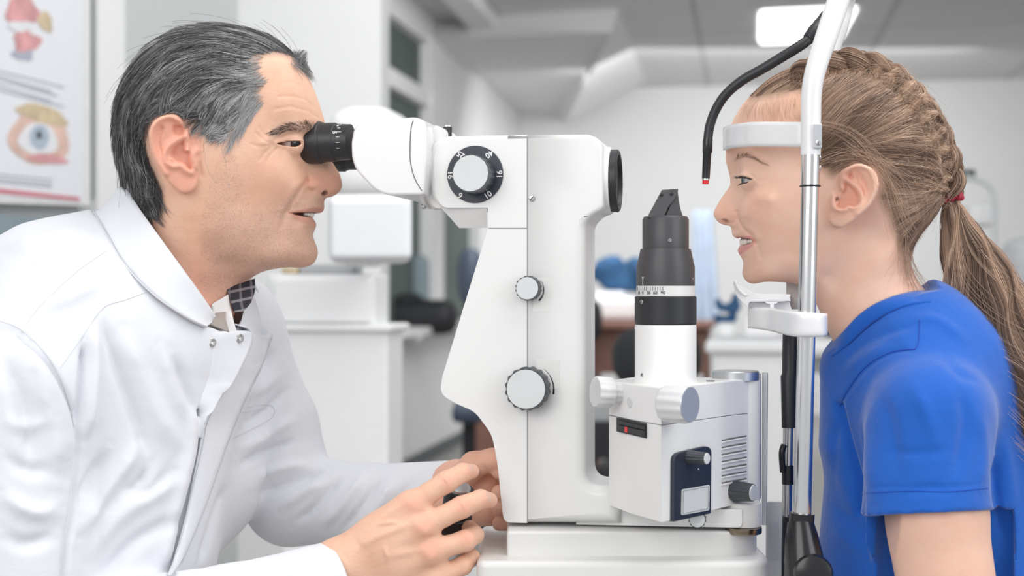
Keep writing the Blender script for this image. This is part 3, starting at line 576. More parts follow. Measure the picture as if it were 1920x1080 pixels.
# ------------------------------------------------------------------ the girl's head
FG = Frame.facing(1560, 300, 0.0)
sil_g = [(1372,232),(1366,262),(1361,284),(1361,302),(1366,322),(1369,337),(1368,348),(1361,359),(1352,372),(1343,387),(1338.5,397),(1339,406),(1345,415),(1353,420),(1362,422.5),(1369,424),(1372,431),(1372.5,438),(1376,444),(1383,447.5),(1388,449),(1387,460),(1384,466),(1384,472),(1388,480),(1392,487),(1393.5,494),(1392,505),(1392,515),(1396,523),(1402,529),(1411,531.5),(1420,531),(1432,528.5),(1448,528),(1470,529),(1492,532),(1508,542),(1522,556),(1533,575),(1545,605),(1562,640),(1600,720),(1760,720),(1765,620),(1745,560),(1715,515),(1708,475),(1722,440),(1750,400),(1768,360),(1776,310),(1770,255),(1745,195),(1705,152),(1655,126),(1600,117),(1550,120),(1500,132),(1450,150),(1410,178),(1387,203)]
Hc_g = [(1600,150,40),(1650,170,53),(1560,160,48),(1500,170,48),(1450,190,46),(1420,200,38),(1395,225,26),(1380,260,18),(1410,240,36),(1440,230,48),(1440,270,54),(1500,220,62),(1560,220,68),(1620,220,70),(1680,230,66),(1730,280,54),(1700,330,60),(1640,300,70),(1580,300,69),(1520,280,67),(1480,300,63),(1640,370,68),(1700,400,54),(1740,360,44),
 (1375,290,16),(1395,292,33),(1420,295,46),(1450,310,56),(1385,320,20),(1395,315,31),(1410,315,41),(1378,340,9),(1384,345,15),(1392,337,28),(1402,337,36.5),(1414,337,43.5),(1430,335,49.5),
 (1375,360,8),(1385,362,15),(1393,356,25),(1405,356,38),(1425,360,50),(1365,380,8.5),(1378,385,14),(1390,385,30),(1400,380,39),(1345,400,6),(1358,400,9.5),(1372,402,14.5),(1378,410,15.5),(1386,410,24),(1396,405,38),(1410,400,46.5),(1430,395,54),(1460,380,61),(1360,416,8),(1375,422,13),
 (1380,430,13.5),(1392,435,22),(1388,444,14),(1400,444,24),(1412,446,32),(1425,450,40),(1395,455,16),(1388,468,11),(1400,470,20),(1412,465,29),(1395,480,14),(1400,490,17),(1405,505,18),(1405,520,14),(1430,480,36),(1440,500,36),(1420,500,27),(1440,520,26),(1450,460,49),(1480,440,57),(1500,400,64),(1490,480,51),(1480,510,40),(1500,520,38),(1530,480,58),(1540,420,65),(1520,520,48),
 (1560,470,57),(1550,520,45),(1600,450,56),(1600,520,50),(1650,450,53),(1650,520,50),(1600,600,48),(1680,560,48),(1620,680,52),(1720,620,45),(1560,580,40),(1690,480,42)]
Rc_g = [(1370,270,40),(1450,150,70),(1600,120,75),(1750,250,70),(1770,330,60),(1735,420,40),(1715,500,45),(1375,335,18),(1345,395,10),(1350,418,9),(1370,432,12),(1385,447,14),(1386,470,14),(1393,500,18),(1410,530,20),(1470,528,30),(1530,570,36),(1560,640,40),(1755,600,60)]
bm_g = [([(1375,296),(1390,290),(1410,292),(1432,303)],35,1.4,5),([(1377,325),(1388,322),(1400,321)],28,-1.2,3.5),
 ([(1389,325),(1393,321),(1399,321),(1406,327),(1414,333)],37,-2.6,1.3),([(1388,328),(1397,328),(1406,331),(1414,335)],36,1.3,1.5),([(1392,344),(1402,341),(1413,338)],36,0.7,1.5),
 ([(1414,336),(1424,339),(1436,338)],44,-0.5,1.6),([(1391,352),(1397,356),(1406,355),(1414,347)],36,-1.5,2.6),([(1383,395),(1388,379),(1398,366),(1410,358)],34,-2.2,1.8),([(1395,392),(1404,376),(1418,368),(1440,372)],45,3.2,7),
 ([(1382,398),(1384,412),(1391,427),(1402,436),(1411,443),(1417,455)],30,-3.6,1.5),([(1392,408),(1400,424),(1412,435),(1420,446)],38,2.8,4),([(1417,455),(1422,467),(1425,482)],36,-1.7,2.2),
 ([(1380,397),(1382,408),(1378,416),(1370,419)],16,-1.9,1.5),([(1371,406),(1374,412)],16,0.9,3),([(1354,410),(1368,411)],10,0.4,2),
 ([(1381,445),(1392,443),(1404,442),(1412,445)],25,0.9,1.8),([(1385,466),(1395,464),(1406,460),(1414,456)],22,1.3,2.4),([(1388,485),(1398,484)],15,-0.8,2.5)]
ear_g = dict(w=0.076, out=[(1576,322),(1587,314),(1599,308),(1612,306),(1627,311),(1640,321),(1646,336),(1647,349),(1643,364),(1634,382),(1622,397),(1606,410),(1591,420),(1579,427),(1567,425.5),(1557,419),(1553,408.5),(1555,392),(1556,379),(1559,361),(1563,350),(1569,336)],
 base=[(1565,340,69),(1558,370,68),(1556,400,70),(1575,420,74),(1600,405,79),(1588,318,78),(1612,310,83),(1632,330,87),(1642,355,87),(1626,385,84),(1600,350,75),(1580,365,71)],
 ridges=[([(1578,350),(1578,335),(1585,321),(1598,312.5),(1613,311),(1628,317),(1638,332),(1640,350),(1634,369),(1624,386),(1608,400)],4.4,2.7),
  ([(1586,336),(1597,344),(1609,354),(1616,367),(1615,380),(1604,389),(1591,388),(1583,393),(1571,393)],4.0,2.8),([(1581,356),(1592,360),(1601,365)],2.2,2.4),([(1560,366),(1561,376),(1563,388)],3.8,3.2),([(1570,410),(1588,405)],1.2,8)],
 pits=[([(1584,338),(1583,352),(1577,364),(1571,378),(1566,390),(1580,394),(1590,389),(1603,390),(1613,382),(1614,368),(1606,355),(1594,345)],10.5,0.005),([(1589,330),(1595,320),(1600,324),(1601,338),(1592,336)],5.5,0.004),([(1604,318),(1618,324),(1626,338),(1629,352),(1624,370),(1616,384),(1618,366),(1612,350),(1604,338)],2.8,0.004),([(1573,364),(1573,372),(1568,382),(1566,376)],7,0.0025)])
v, q = build_head(FG, sil_g, Hc_g, Rc_g, bm_g, ear_g,
   [(1360.5,415,8,0.0046,0.0021,0.0034,-10)],
   [([(1381,446),(1390,446),(1400,446),(1410,447),(1415,454),(1408,457),(1398,460),(1388,462),(1383,461)],22,0.009,0.0014)],
   [([(1383,331),(1391,330),(1398,331),(1407,333.5),(1413.5,336.5),(1408,339),(1400,341),(1393,343),(1385,342)],36,0.0045,0.0012)],
   (1325,95,1790,725,0.092,0.090), res=0.00095, eyeball=(1412,336.5,28,11.3))
lip = mx(mask_poly(v, FG, [(1378,446),(1386,443.5),(1400,442),(1409,441.5),(1417,450),(1416,456),(1410,449),(1398,447.5),(1384,450)], 22, 0.0014), mask_poly(v, FG, [(1378,462),(1388,461),(1400,459),(1415,455),(1409,462),(1398,471),(1388,478),(1380,478)], 20, 0.0018))*(np.abs(v[:, 2]) < 0.04)
red = np.clip(mask_poly(v, FG, [(1575,330),(1590,315),(1620,318),(1632,350),(1620,385),(1590,400),(1570,400),(1565,380)], 78, 0.012)*0.6 + mask_poly(v, FG, [(1332,395),(1350,385),(1385,395),(1380,420),(1350,428)], 10, 0.014)*0.45 + mask_poly(v, FG, [(1395,385),(1420,370),(1450,385),(1450,420),(1420,430),(1400,415)], 45, 0.03)*0.3, 0, 1)
scalp = mask_poly(v, FG, [(1395,178),(1430,178),(1470,172),(1500,168),(1510,190),(1500,230),(1505,260),(1520,300),(1545,318),(1560,330),(1580,318),(1612,300),(1645,315),(1655,345),(1650,370),(1665,400),(1680,440),(1700,480),(1730,500),(1800,420),(1820,200),(1700,80),(1500,90),(1420,140)], 66, 0.010)
scalp *= 1 - np.clip(mask_poly(v, FG, ear_g['out'], 78, 0.003)*2, 0, 1)
brow = mask_poly(v, FG, [(1372,300),(1382,291),(1396,287),(1412,290),(1428,299),(1440,306),(1425,302),(1408,296),(1395,293),(1382,300)], 36, 0.006)
scalp = np.maximum(scalp, brow*0.28)
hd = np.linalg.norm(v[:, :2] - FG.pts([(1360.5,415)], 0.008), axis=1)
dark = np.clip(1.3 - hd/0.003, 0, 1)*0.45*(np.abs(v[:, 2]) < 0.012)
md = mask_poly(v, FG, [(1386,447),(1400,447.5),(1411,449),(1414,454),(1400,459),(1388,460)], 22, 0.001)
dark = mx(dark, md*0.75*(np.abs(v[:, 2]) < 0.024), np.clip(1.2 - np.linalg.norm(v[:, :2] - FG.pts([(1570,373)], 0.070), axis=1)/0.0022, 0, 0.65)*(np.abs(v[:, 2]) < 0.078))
girl = mesh_np('person', FG.world(v[:, 0], v[:, 1], v[:, 2]), q, M['skin_girl'], None, True, dict(lip=lip*0.9, beard=lip*0, red=red, scalp=scalp, dark=dark))
tag(girl, 'smiling girl with a braided ponytail and blue t-shirt facing the lamp', 'person')
look = -FG.M[0]*0.93 + FG.M[2]*0.33 - FG.M[1]*0.02; look /= np.linalg.norm(look); em = eye_mat('blue_grey_eye', tuple(look), (0.17, 0.22, 0.25), sclera=(0.50, 0.47, 0.46))
for s in (1, -1):
    a, b = FG.pix(1412, 336.5, 0.028); sphere('eye', FG.world(a, b, np.array(0.028*s)), 0.0113, em, girl)
teeth(FG, [(1390,454,3,1.9,3.4),(1394,454,8,2.3,3.6),(1399,453.5,13,2.9,3.4),(1405,452.5,17.5,1.9,2.3),(1409.5,452,20.5,2.2,2.3)], girl, 4, M['teeth'])
# ------------------------------------------------------------------ solid sculpting in world space
def PW(px, py, w): return P(px, py, -w*0.001)
class Vox:
    def __init__(s, lo, hi, res):
        s.g = [np.arange(lo[i], hi[i], res).astype(np.float32) for i in range(3)]; s.res = res
        s.F = np.full([len(x) for x in s.g], 0.05, np.float32)
    def win(s, lo, hi):
        sl = tuple(slice(max(0, int(np.searchsorted(s.g[i], lo[i]))), int(np.searchsorted(s.g[i], hi[i]))) for i in range(3))
        return sl, np.meshgrid(*[s.g[i][sl[i]] for i in range(3)], indexing='ij')
    def cone(s, a, b, ra, rb, k=0.008, sub=False, flat=None):
        a, b = np.array(a, np.float32), np.array(b, np.float32); R = max(ra, rb) + k*2 + 0.012
        sl, (X, Y, Z) = s.win(np.minimum(a, b) - R, np.maximum(a, b) + R)
        if 0 in X.shape: return
        ab = b - a; L = float(ab @ ab) + 1e-9
        t = np.clip(((X-a[0])*ab[0] + (Y-a[1])*ab[1] + (Z-a[2])*ab[2])/L, 0, 1)
        d = np.sqrt((X-a[0]-t*ab[0])**2 + (Y-a[1]-t*ab[1])**2 + (Z-a[2]-t*ab[2])**2) - (ra + (rb-ra)*t)
        f = s.F[sl]; s.F[sl] = (-smin(-f, d, k) if sub else smin(f, d, k))
    def ell(s, c, r, M3=None, k=0.008, sub=False):
        c = np.array(c, np.float32); R = max(r) + 2*k + 0.012; sl, (X, Y, Z) = s.win(c - R, c + R)
        if 0 in X.shape: return
        q = np.stack([X-c[0], Y-c[1], Z-c[2]], -1)
        if M3 is not None: q = q @ np.asarray(M3, np.float32).T
        n = np.sqrt(((q/np.array(r, np.float32))**2).sum(-1)); d = (n - 1)*min(r)
        f = s.F[sl]; s.F[sl] = (-smin(-f, d, k) if sub else smin(f, d, k))
    def mesh(s, it=3):
        F = s.F; F[0] = F[-1] = 0.01; F[:, 0] = F[:, -1] = 0.01; F[:, :, 0] = F[:, :, -1] = 0.01
        v, q = surface_nets(F, *s.g); v, q = keep_big(v, q); return laplace(v, q, it, 0.5), q
def vnormals(v, q):
    n = np.cross(v[q[:, 2]] - v[q[:, 0]], v[q[:, 3]] - v[q[:, 1]]); out = np.zeros_like(v)
    for c in range(4):
        for k in range(3): out[:, k] += np.bincount(q[:, c], n[:, k], len(v))
    return out / (np.linalg.norm(out, axis=1, keepdims=True) + 1e-12)
def fold(v, q, folds, front=0.0, asym=True):
    """raise/sink the cloth along creases; each: (polyline px, amp mm, sigma px[, side]) side: +1 sharper on one flank"""
    n = vnormals(v, q); px = to_pix(v); vis = np.clip(-n[:, 1]*2.0 + 0.9, 0, 1); d = np.zeros(len(v))
    for f in folds:
        pl = smooth_poly(f[0], 4, False) if len(f[0]) > 2 else np.array(f[0], float)
        near = (px[:, 0] > pl[:, 0].min() - 4*f[2]) & (px[:, 0] < pl[:, 0].max() + 4*f[2]) & (px[:, 1] > pl[:, 1].min() - 4*f[2]) & (px[:, 1] < pl[:, 1].max() + 4*f[2])
        if not near.any(): continue
        ds = polydist(px[near], pl); e = np.minimum(np.linalg.norm(px[near] - pl[0], axis=1), np.linalg.norm(px[near] - pl[-1], axis=1)); taper = np.clip(e/(3*f[2] + 8), 0.0, 1) if len(f) < 4 else 1
        d[near] += f[1]*0.001*np.exp(-(ds/f[2])**2)*taper
    return v + n*(d*vis)[:, None]
def bvh(v, q): return BVHTree.FromPolygons([tuple(x) for x in v], [tuple(int(i) for i in x) for x in q])
def onsurf(tree, px, py, off=0.0005, fallback=0.0):
    d = P(px, py, 1.0) - CAM; d /= np.linalg.norm(d); h = tree.ray_cast(Vector(CAM), Vector(d))
    if h[0] is None: return P(px, py, -fallback*0.001), np.array([0, -1.0, 0])
    n = np.array(h[1]);
    if n @ d > 0: n = -n
    return np.array(h[0]) + n*off, n
def grid_mesh(name, rows, m, parent, thick=0.0, smooth=True, closed_u=False):
    """rows: (nr, nc, 3) points -> quad sheet, optionally thickened along its normals"""
    r = np.asarray(rows, float); nr, nc, _ = r.shape; v = r.reshape(-1, 3); q = []
    for i in range(nr - 1):
        for j in range(nc if closed_u else nc - 1): q.append((i*nc + j, i*nc + (j+1) % nc, (i+1)*nc + (j+1) % nc, (i+1)*nc + j))
    q = np.array(q)
    if thick:
        n = vnormals(v, q); N = len(v); back = v - n*thick; qb = q[:, ::-1] + N; e = []
        for j in range(nc if closed_u else nc - 1):
            a, b = j, (j+1) % nc; e.append((b, a, a+N, b+N)); a, b = (nr-1)*nc + j, (nr-1)*nc + (j+1) % nc; e.append((a, b, b+N, a+N))
        if not closed_u:
            for i in range(nr - 1): a, b = i*nc, (i+1)*nc; e.append((a, b, b+N, a+N)); a, b = i*nc+nc-1, (i+1)*nc+nc-1; e.append((b, a, a+N, b+N))
        v = np.concatenate([v, back]); q = np.concatenate([q, qb, np.array(e)])
    return mesh_np(name, v, q, m, parent, smooth)
def tube(name, pts, r, m, parent=None, seg=8, smooth_n=0, cap=True):
    pts = np.array(pts, float)
    if smooth_n: pts = smooth_poly(pts, smooth_n, False)
    n = len(pts); rr = np.full(n, r) if np.isscalar(r) else np.interp(np.linspace(0, 1, n), np.linspace(0, 1, len(r)), r)
    T = np.gradient(pts, axis=0); T /= np.linalg.norm(T, axis=1, keepdims=True) + 1e-12
    u = np.cross(T[0], [0, 0, 1.0]);
    if np.linalg.norm(u) < 1e-3: u = np.cross(T[0], [0, 1.0, 0])
    rows = []; th = np.linspace(0, 2*np.pi, seg, endpoint=False)
    for i in range(n):
        u = u - T[i]*(u @ T[i]); u /= np.linalg.norm(u); w_ = np.cross(T[i], u)
        rows.append(pts[i] + rr[i]*(np.cos(th)[:, None]*u + np.sin(th)[:, None]*w_))
    if cap: rows = [np.repeat(pts[:1], seg, 0)*0.7 + rows[0]*0.3] + [rows[0]*1.0] + rows[1:] + [np.repeat(pts[-1:], seg, 0)*0.7 + rows[-1]*0.3]; rows = [np.repeat(pts[:1], seg, 0)*0.999 + rows[0]*0.001] + rows + [np.repeat(pts[-1:], seg, 0)*0.999 + rows[-1]*0.001]
    o = grid_mesh(name, np.array(rows)[:, ::-1], m, parent, closed_u=True); o.data.set_sharp_from_angle(angle=math.radians(50)); return o

# ------------------------------------------------------------------ the man's hands
V = Vox(PW(590, 1290, 125), PW(960, 800, -60)*[1, 0, 1] + [0, 0.02, 0], 0.0013)
lo = np.array([P(585, 1300, 0)[0], -0.125, P(0, 1230, 0)[2]]); hi = np.array([P(960, 0, 0)[0], 0.0, P(0, 830, 0)[2]])
V = Vox(lo, hi, 0.00115)
W1, W2 = PW(630, 1069, 78), PW(640, 1106, 72)
mcp = [PW(768, 948, 80), PW(786, 990, 85), PW(800, 1036, 83), PW(818, 1082, 75)]
V.cone(W1 - (0.05, -0.0, 0.036), W1, 0.020, 0.026, 0.006); V.cone(W2 - (0.05, -0.0, 0.020), W2, 0.026, 0.026, 0.008)
for i, (mc, r) in enumerate(zip(mcp, (0.0125, 0.0125, 0.012, 0.0115))): V.cone((W1, W1*0.6+W2*0.4, W2, W2)[i], mc, 0.0235 if i == 0 else 0.021, r*1.06, 0.010)
V.cone(PW(715, 1010, 76), PW(740, 1050, 76), 0.019, 0.019, 0.012)
fing = [[mcp[0], PW(836, 904, 76), PW(868, 886, 64), PW(884, 884, 52)], [mcp[1], PW(866, 951, 77), PW(901, 936, 64), PW(918, 938, 52)],
        [mcp[2], PW(872, 1014, 76), PW(890, 1003, 56), PW(880, 990, 42)], [mcp[3], PW(868, 1060, 70), PW(884, 1044, 54), PW(878, 1034, 40)]]
fr_ = [(0.0112, 0.0097, 0.0084, 0.0070), (0.0112, 0.0099, 0.0086, 0.0072), (0.0108, 0.0095, 0.0083, 0.0072), (0.0100, 0.0086, 0.0074, 0.0064)]
for f, r in zip(fing, fr_):
    V.cone(f[0], f[0]*0.45 + f[1]*0.55, r[0], r[1]*0.96, 0.0045); V.cone(f[0]*0.45 + f[1]*0.55, f[1], r[1]*0.96, r[1]*1.02, 0.002)
    V.cone(f[1], f[2], r[1], r[2], 0.0018); V.cone(f[2], f[3], r[2], r[3], 0.0018)
for a_, b_ in ((0, 1), (1, 2), (2, 3)):   # web between the fingers
    V.cone(mcp[a_]*0.75 + fing[a_][1]*0.25, mcp[b_]*0.75 + fing[b_][1]*0.25, 0.0065, 0.0065, 0.006)
T0, T1, T2, T3 = PW(680, 1050, 52), PW(770, 1010, 28), PW(828, 975, 14), PW(862, 955, 10)   # thumb on the far side of the stick
V.cone(T0, T1, 0.020, 0.0145, 0.010); V.cone(T1, T2, 0.0125, 0.0105, 0.004); V.cone(T2, T3, 0.0105, 0.008, 0.003)
v, q = V.mesh(4)
hand_folds = [([(770, 930), (690, 985)], 0.9, 9), ([(786, 975), (700, 1010), (660, 1035)], 1.0, 8), ([(800, 1028), (720, 1045)], 0.9, 8), ([(700, 985), (740, 980), (750, 990)], 0.9, 4), ([(718, 1020), (725, 1040), (722, 1060)], 1.3, 4),
   ([(762, 938), (778, 950)], 0.4, 9, 1), ([(782, 984), (796, 996)], 1.0, 10, 1), ([(795, 1030), (806, 1044)], 0.9, 10, 1),
   ([(820, 896), (832, 902), (838, 918)], -0.55, 2.2), ([(828, 890), (842, 898), (846, 912)], -0.5, 2.2), ([(856, 940), (866, 952), (866, 968)], -0.6, 2.2), ([(866, 936), (876, 948), (878, 962)], -0.5, 2.2),
   ([(868, 1002), (874, 1014), (872, 1028)], -0.5, 2.2), ([(876, 998), (883, 1008), (882, 1020)], -0.45, 2.2), ([(856, 1058), (862, 1070)], -0.4, 2.2),
   ([(862, 880), (866, 890)], -0.5, 2), ([(896, 928), (900, 942)], -0.5, 2), ([(776, 968), (812, 956)], -0.9, 5), ([(790, 1012), (826, 1004)], -0.8, 5),
   ([(640, 1030), (655, 1060)], -0.5, 5), ([(650, 1000), (690, 1040)], -0.4, 7)]
v = fold(v, q, [(f[0], f[1]*1.6, f[2]) + tuple(f[3:]) for f in hand_folds])
pxv = to_pix(v); z0 = v[:, 0]*0
kn = sum(np.exp(-(((pxv - c)**2).sum(1))/s**2) for c, s in (((775, 945), 22), ((792, 990), 22), ((804, 1036), 22), ((838, 905), 14), ((868, 952), 14), ((876, 1010), 14), ((884, 884), 14), ((916, 940), 14)))
rh = mesh_np('hand', v, q, M['skin_man'], man, True, dict(lip=z0, beard=z0, red=np.clip(kn*0.55, 0, 0.8), scalp=z0, dark=z0)); rh['label'] = 'right hand on the joystick'
M['nail'] = mat('finger_nail', (0.74, 0.45, 0.35), 0.3, var=0.02)
htree = bvh(v, q)
def nail(tree, outline, parent, lift=0.00022):
    c = np.mean(outline, axis=0); rows = []
    o = smooth_poly(outline, 3)
    for s in np.linspace(0.02, 1, 6): rows.append([onsurf(tree, *(c + (p - c)*s), lift*(1.15 - s**3*0.9))[0] for p in o])
    grid_mesh('nail', np.array(rows)[:, ::-1], M['nail'], parent, closed_u=True)
nail(htree, [(876, 871), (882, 869), (887, 874), (889, 882), (885, 885), (880, 879)], rh); nail(htree, [(911, 924), (917, 923), (921, 929), (922, 938), (917, 941), (913, 934)], rh)

lo = np.array([P(770, 0, 0)[0], -0.03, P(0, 1060, 0)[2]]); hi = np.array([P(1010, 0, 0)[0], 0.115, P(0, 800, 0)[2]])
V = Vox(lo, hi, 0.0013)
V.cone(PW(812, 927, -86), PW(855, 925, -68), 0.023, 0.025, 0.01); V.cone(PW(858, 907, -64), PW(915, 900, -50), 0.024, 0.019, 0.012); V.cone(PW(858, 943, -64), PW(915, 950, -55), 0.024, 0.019, 0.012)
V.cone(PW(862, 905, -45), PW(888, 872, -22), 0.016, 0.0125, 0.008); V.cone(PW(888, 872, -22), PW(924, 862, -14), 0.0125, 0.011, 0.004); V.cone(PW(924, 862, -14), PW(960, 868, -12), 0.0105, 0.009, 0.003)
for (y0, y1, r) in ((878, 880, 0.010), (918, 922, 0.0102), (950, 950, 0.0095), (980, 979, 0.0085)):
    V.cone(PW(915, (y0 + 925)/2, -52), PW(968, y0, -48), r*1.2, r, 0.006); V.cone(PW(968, y0, -48), PW(978, y1, -26), r, r*0.95, 0.003); V.cone(PW(978, y1, -26), PW(936, y1 + 3, -14), r*0.95, r*0.8, 0.003)
v, q = V.mesh(4); v = fold(v, q, [([(900, 868), (912, 880), (926, 892)], -1.2, 3), ([(892, 880), (905, 895), (925, 905)], -0.9, 4), ([(880, 900), (900, 925), (905, 950)], -1.2, 6)]); z0 = v[:, 0]*0
lh = mesh_np('hand', v, q, M['skin_man'], man, True, dict(lip=z0, beard=z0, red=z0+0.35, scalp=z0, dark=z0)); lh['label'] = 'left hand behind the microscope column'

# ------------------------------------------------------------------ the white coat
def cloth_mat(name, col, rough=0.85, weave=1800, wr=0.12, big=0.25, sheen=0.2):
    t = NT(name); c = t.ramp(t.noise(9, 3), [(0.3, tuple(x*0.975 for x in col)), (0.7, col)])
    n1 = t.bump(t.noise(weave, 2), wr, 0.0004); n2 = t.bump(t.noise(38, 4, 0.55, dist=0.9), big, 0.004, n1)
    t.set(Base_Color=c, Roughness=rough, Normal=n2, Sheen_Weight=sheen); t.b.inputs['Specular IOR Level'].default_value = 0.2; return t.m
M['coat'] = cloth_mat('white_coat_cotton', (0.735, 0.75, 0.79), big=0.22)
M['coat_seam'] = cloth_mat('coat_seam_thread', (0.66, 0.67, 0.70), big=0.0)
lo = np.array([-0.62, -0.255, P(0, 1290, 0)[2]]); hi = np.array([P(905, 0, 0)[0], 0.27, P(0, 350, 0)[2]])
V = Vox(lo, hi, 0.0026)
V.cone(PW(215, 655, 10), PW(90, 1130, 15), 0.118, 0.150, 0.02)
V.cone(PW(60, 620, -15), PW(-60, 800, 0), 0.093, 0.13, 0.03)
V.cone(PW(130, 560, 20), PW(225, 500, -5), 0.075, 0.058, 0.03)
V.cone(PW(300, 640, -60), PW(345, 640, -110), 0.105, 0.085, 0.04)
V.cone(PW(415, 625, -145), PW(350, 900, -90), 0.060, 0.075, 0.035)
V.cone(PW(30, 735, 130), PW(110, 600, 60), 0.062, 0.070, 0.045)
V.cone(PW(22, 740, 135), PW(38, 1200, 155), 0.064, 0.058, 0.010)
V.cone(PW(432, 622, -150), PW(505, 800, -150), 0.050, 0.050, 0.02); V.cone(PW(505, 800, -150), PW(545, 935, -140), 0.050, 0.048, 0.008)
V.cone(PW(545, 935, -140), PW(690, 945, -115), 0.047, 0.040, 0.008); V.cone(PW(690, 945, -115), PW(838, 928, -82), 0.040, 0.034, 0.008)
V.cone(PW(20, 1240, 150), PW(440, 1160, 118), 0.056, 0.046, 0.012); V.cone(PW(440, 1160, 118), PW(615, 1098, 80), 0.046, 0.037, 0.006)
cut = V.F
sl, (X, Y, Z) = V.win(PW(560, 1300, 140)*[1, 1, 1], PW(860, 960, 20)*[1, 1, 1])
px_, py_ = 960 + X*FPX/(Y+CD), 540 - (Z-CZ)*FPX/(Y+CD)                 # open end of the near cuff
c = (px_ - 624)*0.95 - (py_ - 1018)*0.30; V.F[sl] = np.maximum(V.F[sl], c*0.00045)
ncut = np.array([(140,330),(172,396),(183,412),(200,440),(226,486),(256,522),(292,556),(330,582),(365,602),(388,612),(432,626),(452,602),(462,560),(476,515),(480,330)])
sl, (X, Y, Z) = V.win((-9, -9, P(0, 640, 0)[2]), (9, 0.055, 9)); px_, py_ = 960 + X*FPX/(Y+CD), 540 - (Z-CZ)*FPX/(Y+CD)
c = np.minimum(sdpoly(np.stack([px_.ravel(), py_.ravel()], -1), ncut).reshape(X.shape)*0.0005, (0.05 - Y)); V.F[sl] = np.maximum(V.F[sl], c.astype(np.float32))
axis0, axis1 = PW(560, 1118, 92), PW(660, 1082, 70)
V.cone(axis0, axis1, 0.0325, 0.0335, 0.001, sub=True)
v, q = V.mesh(3)
F_ = [([(-20,612),(20,617),(40,629),(91,682),(123,741),(141,806),(143,876),(137,956),(123,1037),(119,1100)], -4.5, 6, 1), ([(20,640),(70,690),(105,750),(120,810),(120,900)], 4, 22),
 ([(158,640),(154,715),(148,768),(141,806)], -6, 6), ([(172,600),(178,680),(168,770),(155,830)], 4.5, 14), ([(193,591),(205,640),(225,700),(250,770),(279,860)], -4, 12), ([(230,610),(262,700),(300,790),(340,850)], 4, 20),
 ([(322,661),(345,720),(372,790)], -3.5, 12), ([(300,640),(330,740),(360,800)], 2.5, 16), ([(279,870),(262,905),(240,925)], -4.5, 9), ([(225,905),(262,925),(300,905),(330,870)], -3.5, 12), ([(145,1010),(185,940),(235,872),(262,820)], 4.5, 16), ([(160,1060),(210,980),(290,920),(350,890)], 4, 20), ([(190,1090),(250,1020),(330,975),(350,965)], -4, 14), ([(150,960),(170,900),(205,840)], -4, 12),
 ([(378,770),(377,833),(360,910),(344,983),(322,1075)], -5, 5, 1), ([(360,760),(358,833),(340,910),(322,983),(300,1075)], 3, 12), ([(425,905),(400,980),(375,1060)], -3, 8),
 ([(0,660),(40,760),(60,880)], -4, 16), ([(60,700),(95,800),(100,900)], 3, 16), ([(0,850),(50,880),(110,880)], -3, 14), ([(0,920),(60,960),(120,950)], 4, 16), ([(0,1000),(50,1020),(110,1000)], -4, 14), ([(0,780),(50,800),(100,780)], 2.5, 14),
 ([(446,876),(490,850),(560,822)], -4, 8), ([(440,850),(500,815),(560,780)], 4, 12), ([(452,800),(500,770),(545,720)], -3.5, 9), ([(455,750),(500,720),(530,690)], 3, 12), ([(450,720),(490,700),(520,650)], -3, 8), ([(470,905),(520,880),(590,870)], 4, 12), ([(480,930),(530,910),(610,880)], -4, 9), ([(520,960),(560,930),(620,900)], 3.5, 10), ([(550,985),(590,950),(640,890)], -4, 8), ([(600,990),(640,950),(690,885)], 3.5, 10), ([(640,1000),(670,960),(715,895)], -3.5, 7), ([(680,990),(710,950),(745,895)], 3, 9), ([(730,960),(750,930),(775,895)], -3, 7),
 ([(470,600),(500,640),(505,700)], -2.5, 9), ([(0,470),(80,450),(180,430)], 3, 16), ([(20,520),(100,490),(170,470)], -2.5, 12), ([(60,580),(130,560),(200,520)], 2.5, 14),
 ([(450,1120),(480,1080),(500,1055)], -2.5, 7), ([(520,1100),(540,1070),(550,1045)], 2.0, 8), ([(590,1090),(588,1060),(580,1034)], -1.5, 4)]
F_ = [(f[0], f[1]*1.55, f[2]*0.9) + tuple(f[3:]) for f in F_]
v = fold(v, q, F_); v = laplace(v, q, 1, 0.5)
coat = mesh_np('coat', v, q, M['coat'], man); ctree = bvh(v, q)
def seam(pl, r=0.00045, n=6, off=0.0001, m='coat_seam', name='seam', parent=None):
    p = smooth_poly(pl, n, False); tube(name, [onsurf(ctree, x, y, off)[0] for x, y in p], r, M[m], parent or coat, 5)
seam([(156,629),(193,578),(236,562),(287,543)]); seam([(112,690),(156,629)]); seam([(40,624),(70,580),(110,540),(150,505),(200,470)]); 
seam([(0,602),(40,618),(90,668),(122,730),(140,800)], 0.0006)
seam([(448,760),(415,840),(376,960),(340,1060)], 0.0004); seam([(395,840),(365,950),(330,1075)], 0.0004)
seam([(437,768),(500,758),(515,772),(500,790),(438,820)], 0.0005); seam([(437,775),(500,766)], 0.0004)
def sheet(name, pl_a, pl_b, n, rows, off, m, parent, thick=0.0012, bulge=0.0, curve=True):
    a = smooth_poly(pl_a, n, False) if curve else np.array(pl_a, float); b = smooth_poly(pl_b, n, False) if curve else np.array(pl_b, float)
    k = 40; ra = np.array([a[int(round(i))] for i in np.linspace(0, len(a)-1, k)]); rb = np.array([b[int(round(i))] for i in np.linspace(0, len(b)-1, k)])
    out = []
    for s in np.linspace(0, 1, rows):
        p = ra*(1-s) + rb*s
        if p.shape[1] == 3: out.append([PW(*x) for x in p])
        else: out.append([onsurf(ctree, x, y, off + bulge*math.sin(math.pi*s))[0] for x, y in p])
    out = np.array(out)
    return grid_mesh(name, out, m, parent, thick)
